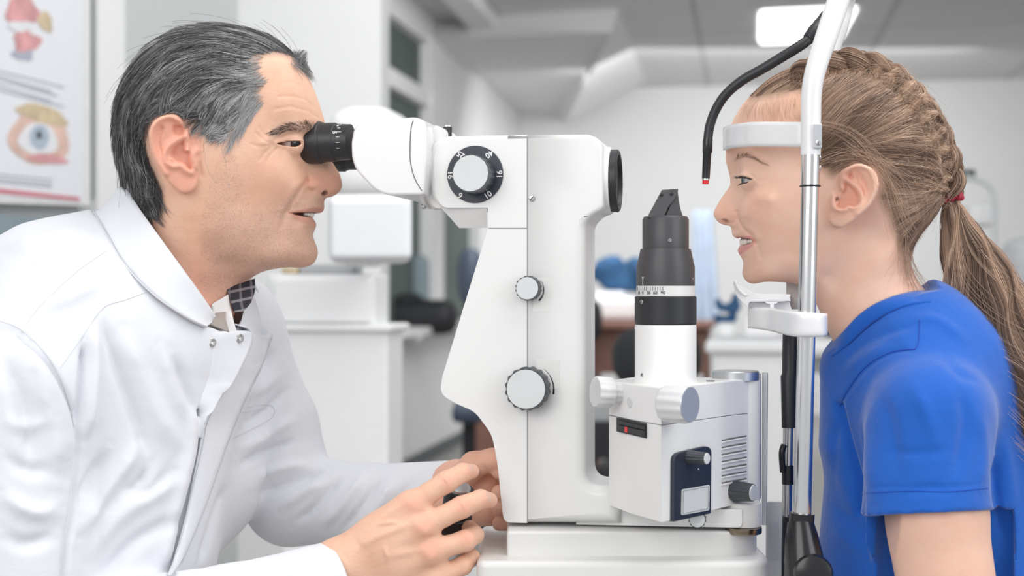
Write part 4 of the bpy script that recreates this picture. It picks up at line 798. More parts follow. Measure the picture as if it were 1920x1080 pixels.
# standing collar, near side: upper edge against the neck, lower edge on the yoke seam (px, py, mm towards the viewer)
def collar_pt(px, py, w): return (px, py, w)
col_top = [(214,372,8),(222,352,22),(235,352,36),(262,392,62),(300,445,82),(340,500,86),(375,548,76),(400,585,60),(407,598,46)]
col_bot = [(176,398,22),(183,410,46),(200,440,72),(226,486,92),(256,522,101),(292,556,103),(330,582,98),(365,602,88),(388,612,76)]
sheet('collar', col_bot, col_top, 6, 10, 0, M['coat'], coat, 0.0022)
tube('seam', [PW(x, y, w+1.2) for x, y, w in smooth_poly(col_bot, 5, False)], 0.0008, M['coat_seam'], coat, 5)
col_far_t = [(232,354,20),(250,372,-10),(330,440,-60),(420,500,-85),(468,512,-95)]
col_far_b = [(215,400,30),(240,420,-10),(330,500,-80),(440,560,-115),(500,580,-120)]
sheet('collar', col_far_b, col_far_t, 6, 8, 0, M['coat'], coat, 0.002)
# front flap (near panel's turned corner) and the far panel edge running down the placket
flap_t = [(384,604,74),(410,608,66),(440,616,58),(466,626,50),(504,627,30)]
flap_b = [(372,800,95),(378,800,95),(384,790,93),(392,772,88),(446,758,78)]
def ons(px, py, off): return onsurf(ctree, px, py, off*0.001)[0]
lf_ = smooth_poly([(392,607),(398,650),(390,710),(372,762),(370,818)], 8, False); rt_ = smooth_poly([(442,617),(454,640),(426,700),(388,768),(380,820)], 8, False); md_ = smooth_poly([(415,611),(424,645),(406,705),(380,765),(375,819)], 8, False); rows = []
for i in range(len(lf_)):
    p0, p1, p2 = ons(*lf_[i], 0.1), ons(*md_[i], 5), ons(*rt_[i], 11 if i < 20 else 8); rows.append([p0*(1-s_)**2 + 2*p1*s_*(1-s_) + p2*s_*s_ for s_ in np.linspace(0, 1, 14)])
fl_ = grid_mesh('front_flap', np.array(rows)[:, ::-1], M['coat'], coat, 0.0008)
flt = bvh(verts_of(fl_), np.array([list(p.vertices) for p in fl_.data.polygons]))
strip_l = smooth_poly([(452,628),(424,700),(384,775),(378,825),(362,905),(344,985),(318,1085)], 8, False); strip_r = smooth_poly([(506,627),(478,700),(448,758),(414,845),(376,956),(345,1030),(324,1085)], 8, False); rows = []
for i in range(len(strip_l)):
    a_, b_ = ons(*strip_l[i], 5), ons(*strip_r[i], 4.5); rows.append([a_*(1-s_) + b_*s_ - np.array([0, 1, 0])*0.003*math.sin(math.pi*s_) for s_ in np.linspace(0, 1, 9)])
rows = np.array(rows)
for _ in range(6): rows[1:-1] = (rows[:-2] + rows[2:] + rows[1:-1]*2)/4
grid_mesh('placket', rows[:, ::-1], M['coat'], coat, 0.0015)
tube('seam', [r[1] - np.array([0, 0.0012, 0]) for r in rows], 0.0004, M['coat_seam'], coat, 5); tube('seam', [r[7] - np.array([0, 0.0012, 0]) for r in rows], 0.0004, M['coat_seam'], coat, 5)
# near cuff ring
ca, cb_ = PW(440, 1160, 118), PW(636, 1092, 77); ax_ = (cb_ - ca)/np.linalg.norm(cb_ - ca); up_ = np.cross(ax_, [0, 1, 0]); up_ /= np.linalg.norm(up_); sd_ = np.cross(ax_, up_); rows = []
for s_, r_ in ((0.45, 0.0405), (0.6, 0.0405), (0.75, 0.0395), (0.9, 0.0382), (0.97, 0.0378), (0.985, 0.0370), (0.975, 0.0358), (0.85, 0.0355)):
    c_ = ca + (cb_ - ca)*s_; rows.append([c_ + r_*(math.cos(t)*up_ + math.sin(t)*sd_) for t in np.linspace(0, 2*math.pi, 48, endpoint=False)])
grid_mesh('cuff', np.array(rows), M['coat'], coat, closed_u=True)
def snap(px, py, w, m='steel'):
    c = PW(px, py, w); bm = bmesh.new(); ring = [(0.0002, 0.0006), (0.0014, 0.0012), (0.0022, 0.0005), (0.0030, 0.0014), (0.0040, 0.0008), (0.0042, 0.0)]
    d = CAM - c; d /= np.linalg.norm(d); d = d + np.array([0.35, 0, 0.25]); d /= np.linalg.norm(d); lathe_np('snap', [(r, h) for r, h in ring], c, d, M[m], coat, 20)
def lathe_np(name, prof, c, axis, m, parent, seg=32, smooth=True, ridges=0, ramp=0.0):
    """prof: (radius, distance along the axis)"""
    axis = np.array(axis, float); axis /= np.linalg.norm(axis); u = np.cross(axis, [0, 0, 1.0]) if abs(axis[2]) < 0.9 else np.cross(axis, [1.0, 0, 0]); u /= np.linalg.norm(u); w_ = np.cross(axis, u)
    th = np.linspace(0, 2*np.pi, seg, endpoint=False); rows = []
    prof = [(1e-6, prof[0][1])] + list(prof) + [(1e-6, prof[-1][1])]
    for r, h in prof:
        rr = r*(1 + (ramp*np.where((np.arange(seg)//2) % 2, 1, -1) if ridges and r > 1e-5 else 0)) if ridges == 2 else r*(1 - ramp*(0.5 + 0.5*np.cos(th*ridges)) if ridges else 1)
        rr = np.broadcast_to(rr, th.shape)
        rows.append(np.array(c) + axis*h + (np.cos(th)*rr)[:, None]*u + (np.sin(th)*rr)[:, None]*w_)
    o = grid_mesh(name, np.array(rows), m, parent, closed_u=True)
    o.data.set_sharp_from_angle(angle=math.radians(35)); return o
for px__, py__ in ((397, 642), (449, 634)):
    h_ = flt.ray_cast(Vector(CAM), Vector(P(px__, py__, 1.0) - CAM)); w__ = (-h_[0][1]*1000 + 1.0) if h_[0] else 80; snap(px__, py__, w__)
# shirt and tie inside the collar
def plaid():
    t = NT('dark_plaid'); sx = t.n('ShaderNodeSeparateXYZ'); t.l(t.tc.outputs['Object'], sx.inputs[0]); c = (0.02, 0.02, 0.03)
    a = t.math('LESS_THAN', t.math('FRACT', t.math('MULTIPLY', t.math('ADD', sx.outputs[0], t.math('MULTIPLY', sx.outputs[2], 0.25)), 105)), 0.22)
    b = t.math('LESS_THAN', t.math('FRACT', t.math('MULTIPLY', t.math('SUBTRACT', sx.outputs[2], t.math('MULTIPLY', sx.outputs[0], 0.25)), 100)), 0.25)
    o = t.mix(a, c, (0.13, 0.12, 0.14)); o = t.mix(t.math('MULTIPLY', b, 0.8), o, (0.25, 0.24, 0.26)); t.set(Base_Color=o, Roughness=0.8); return t.m
M['plaid'] = plaid(); M['tie'] = cloth_mat('grey_brown_fabric', (0.36, 0.31, 0.29)); M['shirt_w'] = cloth_mat('white_shirt', (0.75, 0.74, 0.74))
sheet('shirt_collar', [(425,540,20),(432,560,30),(436,575,34),(440,585,34)], [(478,522,0),(478,545,10),(470,568,22),(456,584,28)], 6, 6, 0, M['plaid'], man, 0.002)
sheet('shirt_front', [(398,570,42),(396,590,44),(386,606,56),(386,624,56)], [(428,552,28),(432,575,32),(438,600,40),(446,630,40)], 6, 6, 0, M['shirt_w'], man, 0.001)
sheet('tie', [(405,586,48),(396,596,58),(384,604,66)], [(424,584,42),(424,600,50),(430,622,50)], 6, 6, 0, M['tie'], man, 0.003)

# ------------------------------------------------------------------ the girl's t-shirt and arm
M['blue'] = cloth_mat('blue_cotton_jersey', (0.012, 0.112, 0.50), rough=0.8, weave=1400, big=0.22, sheen=0.35)
M['blue_seam'] = cloth_mat('blue_seam_thread', (0.010, 0.07, 0.42), big=0.0)
lo = np.array([P(1500, 0, 0)[0], -0.185, P(0, 1230, 0)[2]]); hi = np.array([P(2080, 0, 0)[0], 0.17, P(0, 510, 0)[2]])
V = Vox(lo, hi, 0.0022)
V.cone(PW(1722, 790, 0), PW(1722, 1100, 0), 0.082, 0.094, 0.02); V.cone(PW(1790, 790, 0), PW(1830, 1100, 0), 0.078, 0.09, 0.03)
V.cone(PW(1655, 650, 5), PW(1720, 640, 0), 0.040, 0.044, 0.03); V.cone(PW(1725, 640, 10), PW(1775, 700, 15), 0.046, 0.062, 0.03); V.cone(PW(1590, 690, 0), PW(1640, 790, 0), 0.022, 0.05, 0.03)
V.cone(PW(1660, 672, 8), PW(1705, 622, 8), 0.042, 0.047, 0.02); V.cone(PW(1668, 725, 15), PW(1735, 680, 25), 0.050, 0.066, 0.025)
V.cone(PW(1720, 730, 60), PW(1745, 780, 92), 0.045, 0.052, 0.03); V.cone(PW(1690, 730, -60), PW(1700, 800, -90), 0.045, 0.05, 0.03); V.cone(PW(1700, 800, -90), PW(1650, 960, -90), 0.05, 0.05, 0.02)
V.cone(PW(1745, 785, 96), PW(1737, 1010, 112), 0.052, 0.0575, 0.010)
sl, (X, Y, Z) = V.win((-9, -0.2, 0), (9, -0.055, 9)); px_, py_ = 960 + X*FPX/(Y+CD), 540 - (Z-CZ)*FPX/(Y+CD)
c = ((py_ - 968) - (px_ - 1600)*(-0.045))*0.00046; m = (px_ > 1590) & (px_ < 1900) & (Y < -0.075)      # sleeve hem, open underneath
V.F[sl] = np.where(m, np.maximum(V.F[sl], c), V.F[sl])
V.cone(PW(1745, 860, 103), PW(1737, 1100, 114), 0.044, 0.0535, 0.001, sub=True)
nl = np.array([(1500, 700), (1545, 660), (1566, 639), (1600, 601), (1650, 567), (1700, 549), (1735, 543), (1745, 500), (1500, 480)])
sl, (X, Y, Z) = V.win((-9, -9, P(0, 720, 0)[2]), (9, 9, 9)); px_, py_ = 960 + X*FPX/CD, 540 - (Z-CZ)*FPX/CD
c = sdpoly(np.stack([px_.ravel(), py_.ravel()], -1), nl).reshape(X.shape)*0.0005; V.F[sl] = np.maximum(V.F[sl], c.astype(np.float32))
v, q = V.mesh(3)
F_ = [([(1572,760),(1585,810),(1600,860),(1612,905),(1612,960)], -7, 7, 1), ([(1600,740),(1620,800),(1635,880),(1640,950)], 3.5, 18), ([(1715,655),(1670,662),(1625,690),(1590,735),(1572,765)], -1.2, 4), ([(1640,720),(1670,800),(1680,900)], -2.5, 14),
 ([(1700,700),(1740,780),(1760,860)], 2.5, 16), ([(1800,720),(1810,800),(1790,900)], -3, 12), ([(1835,760),(1845,850),(1835,930)], 2.5, 12), ([(1570,690),(1610,650),(1660,625),(1730,605)], -1.8, 9), ([(1575,710),(1620,672),(1680,642)], 1.8, 10), ([(1700,600),(1760,600),(1820,650)], 2.0, 10),
 ([(1575,775),(1565,840),(1575,900)], -2.5, 9), ([(1545,800),(1570,870),(1605,960)], 2.5, 14), ([(1550,930),(1590,970),(1640,1000)], -2.5, 12), ([(1545,990),(1600,1020),(1650,1060)], 2.5, 14), ([(1760,660),(1800,700),(1850,720)], -2, 9), ([(1660,840),(1720,850),(1790,840)], -1.5, 10),
 ([(1680,930),(1740,915),(1800,925)], -1.2, 10), ([(1880,800),(1890,880),(1900,960)], 2.5, 12), ([(1865,850),(1870,930),(1885,1010)], -4, 8), ([(1620,915),(1700,912),(1780,912),(1850,905)], -0.8, 2.5)]
v = fold(v, q, F_)
shirt = mesh_np('t_shirt', v, q, M['blue'], girl); gtree = bvh(v, q)
keep = ctree; ctree = gtree
seam([(1724,600),(1722,640),(1716,655)], 0.0006, m='blue_seam', parent=shirt); seam([(1716,655),(1672,660),(1625,686),(1592,728),(1574,762)], 0.0007, m='blue_seam', parent=shirt)
seam([(1616,925),(1700,921),(1780,922),(1852,915)], 0.0005, m='blue_seam', parent=shirt)
nt_ = bvh(verts_of(girl), np.array([list(p.vertices) for p in girl.data.polygons]))
rim_t = smooth_poly([(1561,640),(1582,617),(1606,590),(1640,566),(1680,550),(1715,544),(1737,545)], 8, False); rim_b = smooth_poly([(1560,667),(1592,645),(1622,617),(1656,592),(1692,575),(1723,567),(1746,564)], 8, False); A0, B0 = [], []
for t_, b_ in zip(rim_t, rim_b):
    A0.append(onsurf(nt_, t_[0] + 2, t_[1] + 2, 0.0022, 0)[0]); B0.append(onsurf(gtree, b_[0], b_[1] + 2, 0.0012, 0)[0])
A0, B0 = np.array(A0), np.array(B0)
for _ in range(8): A0[1:-1] = (A0[:-2] + A0[2:] + 2*A0[1:-1])/4; B0[1:-1] = (B0[:-2] + B0[2:] + 2*B0[1:-1])/4
rows = [A0*s_ + B0*(1-s_) - np.array([0, 1, -0.3])*0.0022*math.sin(math.pi*s_) for s_ in np.linspace(0, 1, 8)]
grid_mesh('collar', np.array(rows), M['blue'], shirt, 0.003)
ctree = keep
lo = np.array([P(1630, 0, 0)[0] - 0.01, -0.175, P(0, 1260, 0)[2]]); hi = np.array([P(1920, 0, 0)[0], -0.04, P(0, 850, 0)[2]])
V = Vox(lo, hi, 0.002); V.cone(PW(1746, 870, 102), PW(1752, 960, 110), 0.041, 0.043, 0.01); V.cone(PW(1752, 960, 110), PW(1800, 1250, 116), 0.0430, 0.039, 0.01)
v, q = V.mesh(3); z0 = v[:, 0]*0
arm = mesh_np('arm', v, q, M['skin_girl'], girl, True, dict(lip=z0, beard=z0, red=z0+0.15, scalp=z0, dark=z0))
# ------------------------------------------------------------------ machined parts
def rp(pts, seg=6):
    """round the corners of a pixel outline: (x, y, radius)"""
    out = []; n = len(pts)
    for i, p in enumerate(pts):
        r = p[2] if len(p) > 2 else 0
        if r <= 0: out.append(tuple(p[:2])); continue
        a, b, c = np.array(pts[i-1][:2], float), np.array(p[:2], float), np.array(pts[(i+1) % n][:2], float)
        u, v_ = a-b, c-b; lu, lv = np.linalg.norm(u), np.linalg.norm(v_); u /= lu; v_ /= lv; r_ = min(r, lu*0.49, lv*0.49)
        for t in np.linspace(0, 1, seg): out.append(tuple((b + u*r_)*(1-t)**2 + 2*b*t*(1-t) + (b + v_*r_)*t*t))
    return out
def bm_obj(name, bm, m, parent, smooth=True, ang=35):
    me = bpy.data.meshes.new(name); bmesh.ops.recalc_face_normals(bm, faces=bm.faces[:]); bm.to_mesh(me); bm.free()
    if smooth:
        for p in me.polygons: p.use_smooth = True
        me.set_sharp_from_angle(angle=math.radians(ang))
    me.materials.append(M[m] if isinstance(m, str) else m); o = bpy.data.objects.new(name, me); COL.objects.link(o)
    wn = o.modifiers.new('wn', 'WEIGHTED_NORMAL'); wn.keep_sharp = True
    if parent: setpar(o, parent)
    return o
def prism(name, base, top, m, parent, bev=0.0015, bevback=None, seg=3, vert=0.0):
    """solid between two matching outlines (lists of world points); base = near face"""
    bm = bmesh.new(); a = [bm.verts.new(p) for p in base]; b = [bm.verts.new(p) for p in top]; n = len(a)
    fa = bm.faces.new(a); fb = bm.faces.new(b[::-1])
    for i in range(n): bm.faces.new((a[i], b[i], b[(i+1) % n], a[(i+1) % n]))
    bmesh.ops.recalc_face_normals(bm, faces=bm.faces[:])
    if bev: bmesh.ops.bevel(bm, geom=list(fa.edges), offset=bev, segments=seg, profile=0.5, affect='EDGES', clamp_overlap=True)
    if bevback: bmesh.ops.bevel(bm, geom=[e for e in bm.edges if all((Vector(top[0]) - v.co).length >= 0 and v in set(b) for v in e.verts)], offset=bevback, segments=seg, profile=0.5, affect='EDGES', clamp_overlap=True)
    return bm_obj(name, bm, m, parent)
def slab(name, fr, poly, w0, th, m, parent, bev=0.0015, seg=3, bevback=None):
    l = fr.pts(poly, w0); a = fr.world(l[:, 0], l[:, 1], np.full(len(l), w0)); b = fr.world(l[:, 0], l[:, 1], np.full(len(l), w0 - th))
    return prism(name, a, b, m, parent, bev, bevback, seg)
def vprism(name, plan, z0, z1, m, parent, bev=0.0015, seg=3):
    a = [(x, y, z1) for x, y in plan]; b = [(x, y, z0) for x, y in plan]; return prism(name, a, b, m, parent, bev, None, seg)
def disc(name, fr, px, py, w0, r, th, m, parent, seg=40, bev=0.0004, ridges=0, ramp=0.0):
    c = fr.wp(px, py, w0); rr = r
    return lathe_np(name, [(rr - bev, th), (rr, th - bev), (rr, 0.0)] if not ridges else [(rr*0.97, th), (rr, th - bev*2), (rr, 0.0)], c, fr.M[2], M[m], parent, seg, ridges=ridges, ramp=ramp)
def text(s, fr, px, py, w0, size, rot, m, parent, name='number', bold=0.0):
    cu = bpy.data.curves.new(name, 'FONT'); cu.body = s; cu.size = size; cu.align_x = 'CENTER'; cu.align_y = 'CENTER'; cu.extrude = 0.00006; cu.offset = bold
    cu.materials.append(M[m]); o = bpy.data.objects.new(name, cu); COL.objects.link(o)
    c = fr.wp(px, py, w0); R = Matrix([list(fr.M[0]), list(fr.M[1]), list(fr.M[2])]).transposed() @ Matrix.Rotation(math.radians(rot), 3, 'Z')
    o.matrix_basis = Matrix.Translation(Vector(c)) @ R.to_4x4(); setpar(o, parent); TEXTS.append(o); return o
TEXTS = []
def texts_to_mesh():
    dg = bpy.context.evaluated_depsgraph_get()
    for o in TEXTS:
        me = bpy.data.meshes.new_from_object(o.evaluated_get(dg)); n = o.name; par, mb, pi = o.parent, o.matrix_basis.copy(), o.matrix_parent_inverse.copy(); m_ = o.data.materials[0]
        bpy.data.objects.remove(o); me.materials.clear(); me.materials.append(m_); q = bpy.data.objects.new(n, me); COL.objects.link(q); q.parent = par; q.matrix_parent_inverse = pi; q.matrix_basis = mb
def bar(name, p0, p1, wd, m, parent, up=(0, 0, 1), th=None):
    p0, p1 = np.array(p0), np.array(p1); d = p1 - p0; d = d/np.linalg.norm(d); s = np.cross(d, up); s = s/np.linalg.norm(s); u = np.cross(s, d); th = th or wd
    a = [p0 + s*x*wd/2 + u*y*th/2 for x, y in ((-1,-1),(1,-1),(1,1),(-1,1))]; b = [q + (p1 - p0) for q in a]
    return prism(name, a, b, m, parent, 0)
def screw(fr, px, py, w0, r, parent, m='steel', slot=True, rot=30):
    o = lathe_np('screw', [(r*0.55, 0.0007), (r*0.9, 0.0004), (r, 0.0)], fr.wp(px, py, w0), fr.M[2], M[m], parent, 20)
    if slot:
        a, b = fr.pix(px, py, w0); t = math.radians(rot); d = np.array([math.cos(t), math.sin(t)])*r*0.75
        bar('slot', fr.world(a - d[0], b - d[1], np.array(w0 + 0.0007)), fr.world(a + d[0], b + d[1], np.array(w0 + 0.0007)), r*0.3, M['ink'], o, up=fr.M[2], th=0.0003)
    return o

# ------------------------------------------------------------------ the slit lamp
FM = Frame.yaw(990, 620, 0.0, 11)
base_loc = P(1170, 1060, 0.0)
lamp = empty('slit_lamp', base_loc, 'white slit lamp microscope on its low base between the man and the girl', 'microscope')
W0 = 0.038
def wslab(name, fr, poly, w0, th, m, parent, wfun, width, seg=6):
    l = fr.pts(poly, w0); a = fr.world(l[:, 0], l[:, 1], np.full(len(l), w0)); b = fr.world(l[:, 0], l[:, 1], np.full(len(l), w0 - th)); n = len(a)
    bm = bmesh.new(); va = [bm.verts.new(p) for p in a]; vb = [bm.verts.new(p) for p in b]; fa = bm.faces.new(va); fb = bm.faces.new(vb[::-1]); lay = bm.edges.layers.float.new('bevel_weight_edge')
    for k in range(n): bm.faces.new((va[k], vb[k], vb[(k+1) % n], va[(k+1) % n]))
    for e in list(fa.edges) + list(fb.edges): m_ = to_pix(np.array((e.verts[0].co + e.verts[1].co)/2)); e[lay] = wfun(*m_)
    bmesh.ops.recalc_face_normals(bm, faces=bm.faces[:]); me = bpy.data.meshes.new(name); bm.to_mesh(me); bm.free(); me.materials.append(M[m]); o = bpy.data.objects.new(name, me); COL.objects.link(o)
    for p in me.polygons: p.use_smooth = True
    bv = o.modifiers.new('bevel', 'BEVEL'); bv.limit_method = 'WEIGHT'; bv.width = width; bv.segments = seg; bv.use_clamp_overlap = False; wn = o.modifiers.new('wn', 'WEIGHTED_NORMAL'); wn.keep_sharp = False; setpar(o, parent); return o
colp = rp([(952,252.8,0),(1106,251.5,24),(1123,261,10),(1130,277,10),(1130,393,12),(1112,401,20),(1097,418,22),(1097,912,30),(1162,912,0),(1162,983,0),(989,981,0),(952,975,0)], 8)
col = wslab('column', FM, colp, W0, 0.076, 'white', lamp, lambda x, y: 0.0 if x < 985 else (0.38 if y < 400 else min(1.0, 0.38 + (y - 400)/60)), 0.0105)
slab('column_cover', FM, rp([(914,429,2),(829,706,6),(824,738,18),(852,756,10),(890,772,14),(922,815,16),(932,866,16),(941,955,8),(945,980,12),(988.3,981,0),(988.3,429,0)]), W0 + 0.0003, 0.0766, 'white', lamp, 0.0006, 2, 0.0016)
slab('column_cover_edge', FM, rp([(914,440,2),(829.5,707,6),(825,738,18),(853,755,10),(891,771,14),(923,814,16),(933,866,16),(942,955,8),(946,978,12),(975,978,0),(975,440,0)]), W0 - 0.0006, 0.070, 'white', lamp, 0.0022, 3)
slab('body_cover', FM, rp([(812,300,10),(818,273,10),(842,263,8),(988.3,260,0),(988.3,428,0),(914,428,0),(914,390,2),(830,390,10),(815,368,10)]), W0 + 0.0004, 0.0768, 'white', lamp, 0.0007, 2, 0.0007)
slab('body_cover_edge', FM, rp([(805,300,10),(811,267,12),(838,255,10),(988,252.2,0),(988,389.5,0),(826,389.5,10),(809,368,10)]), W0 - 0.0004, 0.0752, 'white', lamp, 0.0035, 4)
def wpt(x, y, w_): return FM.wp(x, y, w_)
prism('body_chamfer', [wpt(913, 388, W0 - 0.0002), wpt(913, 427.5, W0 - 0.015), wpt(913, 427.5, -W0), wpt(913, 380, -W0)], [wpt(822, 384, W0 - 0.003), wpt(861, 427.5, W0 - 0.017), wpt(861, 427.5, -W0), wpt(820, 380, -W0)], 'white', lamp, 0)
M['hairline'] = mat('panel_joint', (0.30, 0.30, 0.30), 0.6)
for pl in ([(988.6,257),(988.6,428)], [(917,428.2),(988,428.2)]): tube('panel_joint', [FM.wp(x, y, W0 + 0.0001) for x, y in pl], 0.00042, M['hairline'], lamp, 8)
tube('panel_joint', [FM.wp(988.7, y, W0 - 0.00005) for y in (429, 700, 980)], 0.0004, M['hairline'], lamp, 8)
slab('swing_arm', FM, rp([(1080,912,4),(1238,912,4),(1244,955,4),(1392,955,4),(1392,990,10),(1080,984,2)]), 0.027, 0.055, 'white', lamp, 0.005, 5)
screw(FM, 997, 372, W0 + 0.001, 0.0028, lamp, rot=45); screw(FM, 1093, 393, W0 - 0.002, 0.0020, lamp, 'steel')
# front lens
ax = FM.M[0]; a_c, b_c = FM.pix(1138.5, 335, 0.029); c = FM.world(a_c, b_c, np.array(0.0))
lathe_np('lens_flange', [(0.0315, 0.0), (0.0315, 0.0085), (0.030, 0.0100), (0.0285, 0.0100)], c - ax*0.0092, ax, M['white'], lamp, 48)
lathe_np('objective_lens_ring', [(0.0290, 0.0), (0.0290, 0.0065), (0.0275, 0.0078), (0.0245, 0.0078), (0.0235, 0.004)], c, ax, M['black'], lamp, 64)
lathe_np('lens_glass', [(0.0234, 0.0045), (0.0234, 0.0)], c, ax, M['black'], lamp, 48)
# magnification dial
dial = disc('magnification_dial', FM, 891, 327, W0 + 0.001, 0.0262, 0.0014, 'navy', lamp, 72)
WF = W0 + 0.0026
for s, (px, py), rot in (('25', (864, 290), 146), ('40', (917, 289), -146), ('16', (937, 327), 90), ('10', (915, 366), 35), ('6', (863, 366.5), 146), ('16', (844.5, 328), -90)):
    text(s, FM, px, py, WF, 0.0073, rot, 'whiteink', dial, bold=0.00012)
kn = lathe_np('knob', [(0.0166, 0.0245), (0.0172, 0.0225), (0.0180, 0.0)], FM.wp(893, 329, WF - 0.0004), FM.M[2], M['navyknob'], lamp, 120, ridges=18, ramp=0.035)
lathe_np('knob_cap', [(0.0160, 0.0008), (0.0163, 0.0)], FM.wp(893, 329, WF - 0.0004) + FM.M[2]*0.0242, FM.M[2], M['grey_pl'], kn, 64)
for (px, py, r, L) in ((993.5, 540.5, 0.0114, 0.014), (993, 727, 0.0198, 0.019)):
    kn = lathe_np('knob', [(r*0.95, L), (r, L - 0.0015), (r*1.0, 0.0)], FM.wp(px, py, W0), FM.M[2], M['navyknob'], lamp, 128, ridges=16, ramp=0.07)
    lathe_np('knob_cap', [(r*0.875, 0.0008), (r*0.89, 0.0)], FM.wp(px, py, W0) + FM.M[2]*(L - 0.0002), FM.M[2], M['grey_pl'], kn, 64)
def arc_mark(px, py, R0, a0, a1, wmax, decal):
    a, b = FM.pix(px, py, W0); rows = []
    for s in np.linspace(0, 1, 16):
        t = math.radians(a0 + (a1 - a0)*s); wd = 0.0003 + wmax*s; rows.append([FM.world(a + math.cos(t)*(R0 + e*wd), b + math.sin(t)*(R0 + e*wd), np.array(W0 + 0.0002)) for e in (0.5, -0.5)])
    grid_mesh('intensity_mark', np.array(rows), M['ink'], lamp, 0.0002)
    slab('clear_label', FM, decal, W0 + 0.0002, 0.0002, 'white2', lamp, 0)
M['white2b'] = M['white2']
arc_mark(992, 543, 0.0136, 38, -48, 0.0016, [(1000,521),(1033,521),(1033,584),(1000,584)]); arc_mark(990, 730, 0.0238, 52, -10, 0.0016, [(1006,675),(1050,675),(1050,729),(1006,729)])
# binocular head
slab('binocular_mount', FM, rp([(800,300,8),(806,248,8),(816,233,8),(828,240,8),(830,392,6),(812,390,8),(802,370,6)]), 0.030, 0.060, 'white', lamp, 0.006, 4, 0.006)
lathe_np('rotation_collar', [(0.0355, 0.0), (0.0375, 0.002), (0.0375, 0.005), (0.0345, 0.0055), (0.0345, 0.008), (0.0385, 0.009), (0.0385, 0.016)], FM.wp(797, 318, 0.0), ax, M['white'], lamp, 72)
bh = slab('binocular_housing', FM, rp([(662,243,8),(674,229,8),(778,219,8),(797,226,12),(800,250,10),(799,300,10),(796,345,4),(794,365,6),(724,366,10),(700,354,8),(666,318,12),(659,296,8),(658,268,6)]), 0.055, 0.110, 'white_gloss', lamp, 0.013, 6, 0.010)
slabw = 0.0554
tube('housing_seam', [FM.wp(x, y, 0.0550 if 226 < y < 360 else 0.048) for x, y in smooth_poly([(777,221),(771,240),(769,275),(770,305),(778,335),(793,361)], 5, False)], 0.0005, M['seam'], bh, 5)
for sgn, wq in ((1, 0.034), (-1, -0.034)):
    e = lathe_np('eyepiece', [(0.0185, -0.002), (0.0200, 0.001), (0.0200, 0.0165), (0.0190, 0.0175), (0.0190, 0.019), (0.0183, 0.0195), (0.0183, 0.0315), (0.0172, 0.0325), (0.0166, 0.046)],
                 FM.wp(570, 268, wq) if sgn > 0 else FM.wp(660, 0, 0)*0 + FM.wp(660, 270, 0.034) - FM.M[2]*0.068 - ax*0.0455 + FM.M[1]*0.0, ax, M['black'], lamp, 64)
    e['label'] = 'black eyepiece with white diopter scale' if sgn > 0 else 'far black eyepiece'
    lathe_np('eyepiece_glass', [(0.013, 0.0), (0.013, 0.001)], (FM.wp(570, 268, wq) if sgn > 0 else FM.wp(660, 270, 0.034) - FM.M[2]*0.068 - ax*0.0455) - ax*0.0026, ax, M['black_gloss'], e, 32)
    if sgn > 0:
        c0 = FM.wp(570, 268, wq)
        for i, (py, L) in enumerate(((233, 6), (237.5, 6), (244, 6), (252, 9), (262, 6), (272.5, 6), (283, 6))):
            h = (268 - py)*0.000485; th = math.asin(np.clip(h/0.0186, -1, 1)); p = c0 + ax*0.0375 + FM.M[1]*math.sin(th)*0.0186 + FM.M[2]*math.cos(th)*0.0186
            bar('scale_tick', p, p + ax*L*0.00049, 0.0004, M['whiteink'], e, up=FM.M[1]*math.cos(th) - FM.M[2]*math.sin(th), th=0.0004)
        fr = Frame(c0 + FM.M[2]*0.0186, FM.M[0], FM.M[1], FM.M[2]); text('5', fr, 627, 248.5, 0.0001, 0.0055, -90, 'whiteink', e, bold=0.0001)
        t_ = math.radians(60); fr = Frame(c0 + FM.M[2]*math.cos(t_)*0.0188 + FM.M[1]*math.sin(t_)*0.0188, FM.M[0], FM.M[1]*math.cos(t_) - FM.M[2]*math.sin(t_), FM.M[2]*math.cos(t_) + FM.M[1]*math.sin(t_)); text('+', fr, 633, 236, 0.0, 0.0045, 0, 'whiteink', e, bold=0.0001)
pin = lathe_np('lock_pin', [(0.0042, 0.0), (0.0042, 0.0105)], FM.wp(839, 259, 0.0), (0, 0, 1), M['black'], lamp, 24); lathe_np('pin_cap', [(0.0042, 0.0), (0.004, 0.0012)], FM.wp(839, 259, 0.0) + np.array([0, 0, 0.0105]), (0, 0, 1), M['alu'], pin, 24)
lathe_np('screw', [(0.0016, 0.0), (0.0026, 0.001), (0.0026, 0.004)], FM.wp(799, 387, 0.012), -ax, M['steel'], lamp, 16)
screw(FM, 762, 353, 0.0475, 0.0012, bh, 'steel', False)

# lamp housing: plan corners seen from the camera
QS = 0.9464
def WQ(w): return CD*1000*(1 - QS) + w*QS      # the lamp arm is swung towards the viewer
def XY(px, w): p = PW(px, 540, WQ(w)); return (p[0], p[1])
C_, L_, R_, R2_ = XY(1240, 83), XY(1142, -17), XY(1366, -10), XY(1424, -48)
Lm = tuple((np.array(C_) + np.array(L_))/2 + np.array([-0.0025, -0.0012]))
B1, B2 = XY(1404, -62), XY(1185, -62)
zt, zs, zb = CZ - 0.0875*QS, CZ - 0.1205*QS, CZ - 0.2060*QS
plan = [C_, tuple(np.array(C_)*0.94 + np.array(Lm)*0.06 + [0.0004, 0.0004]), Lm, L_, B2, B1, R2_, R_]
house = vprism('lamp_housing', plan, zb, zs - 0.0002, 'white', lamp, 0.0008); lid = vprism('housing_lid', [tuple(np.array(p)*1.0) for p in plan], zs + 0.0003, zt, 'white', lamp, 0.003, 4)
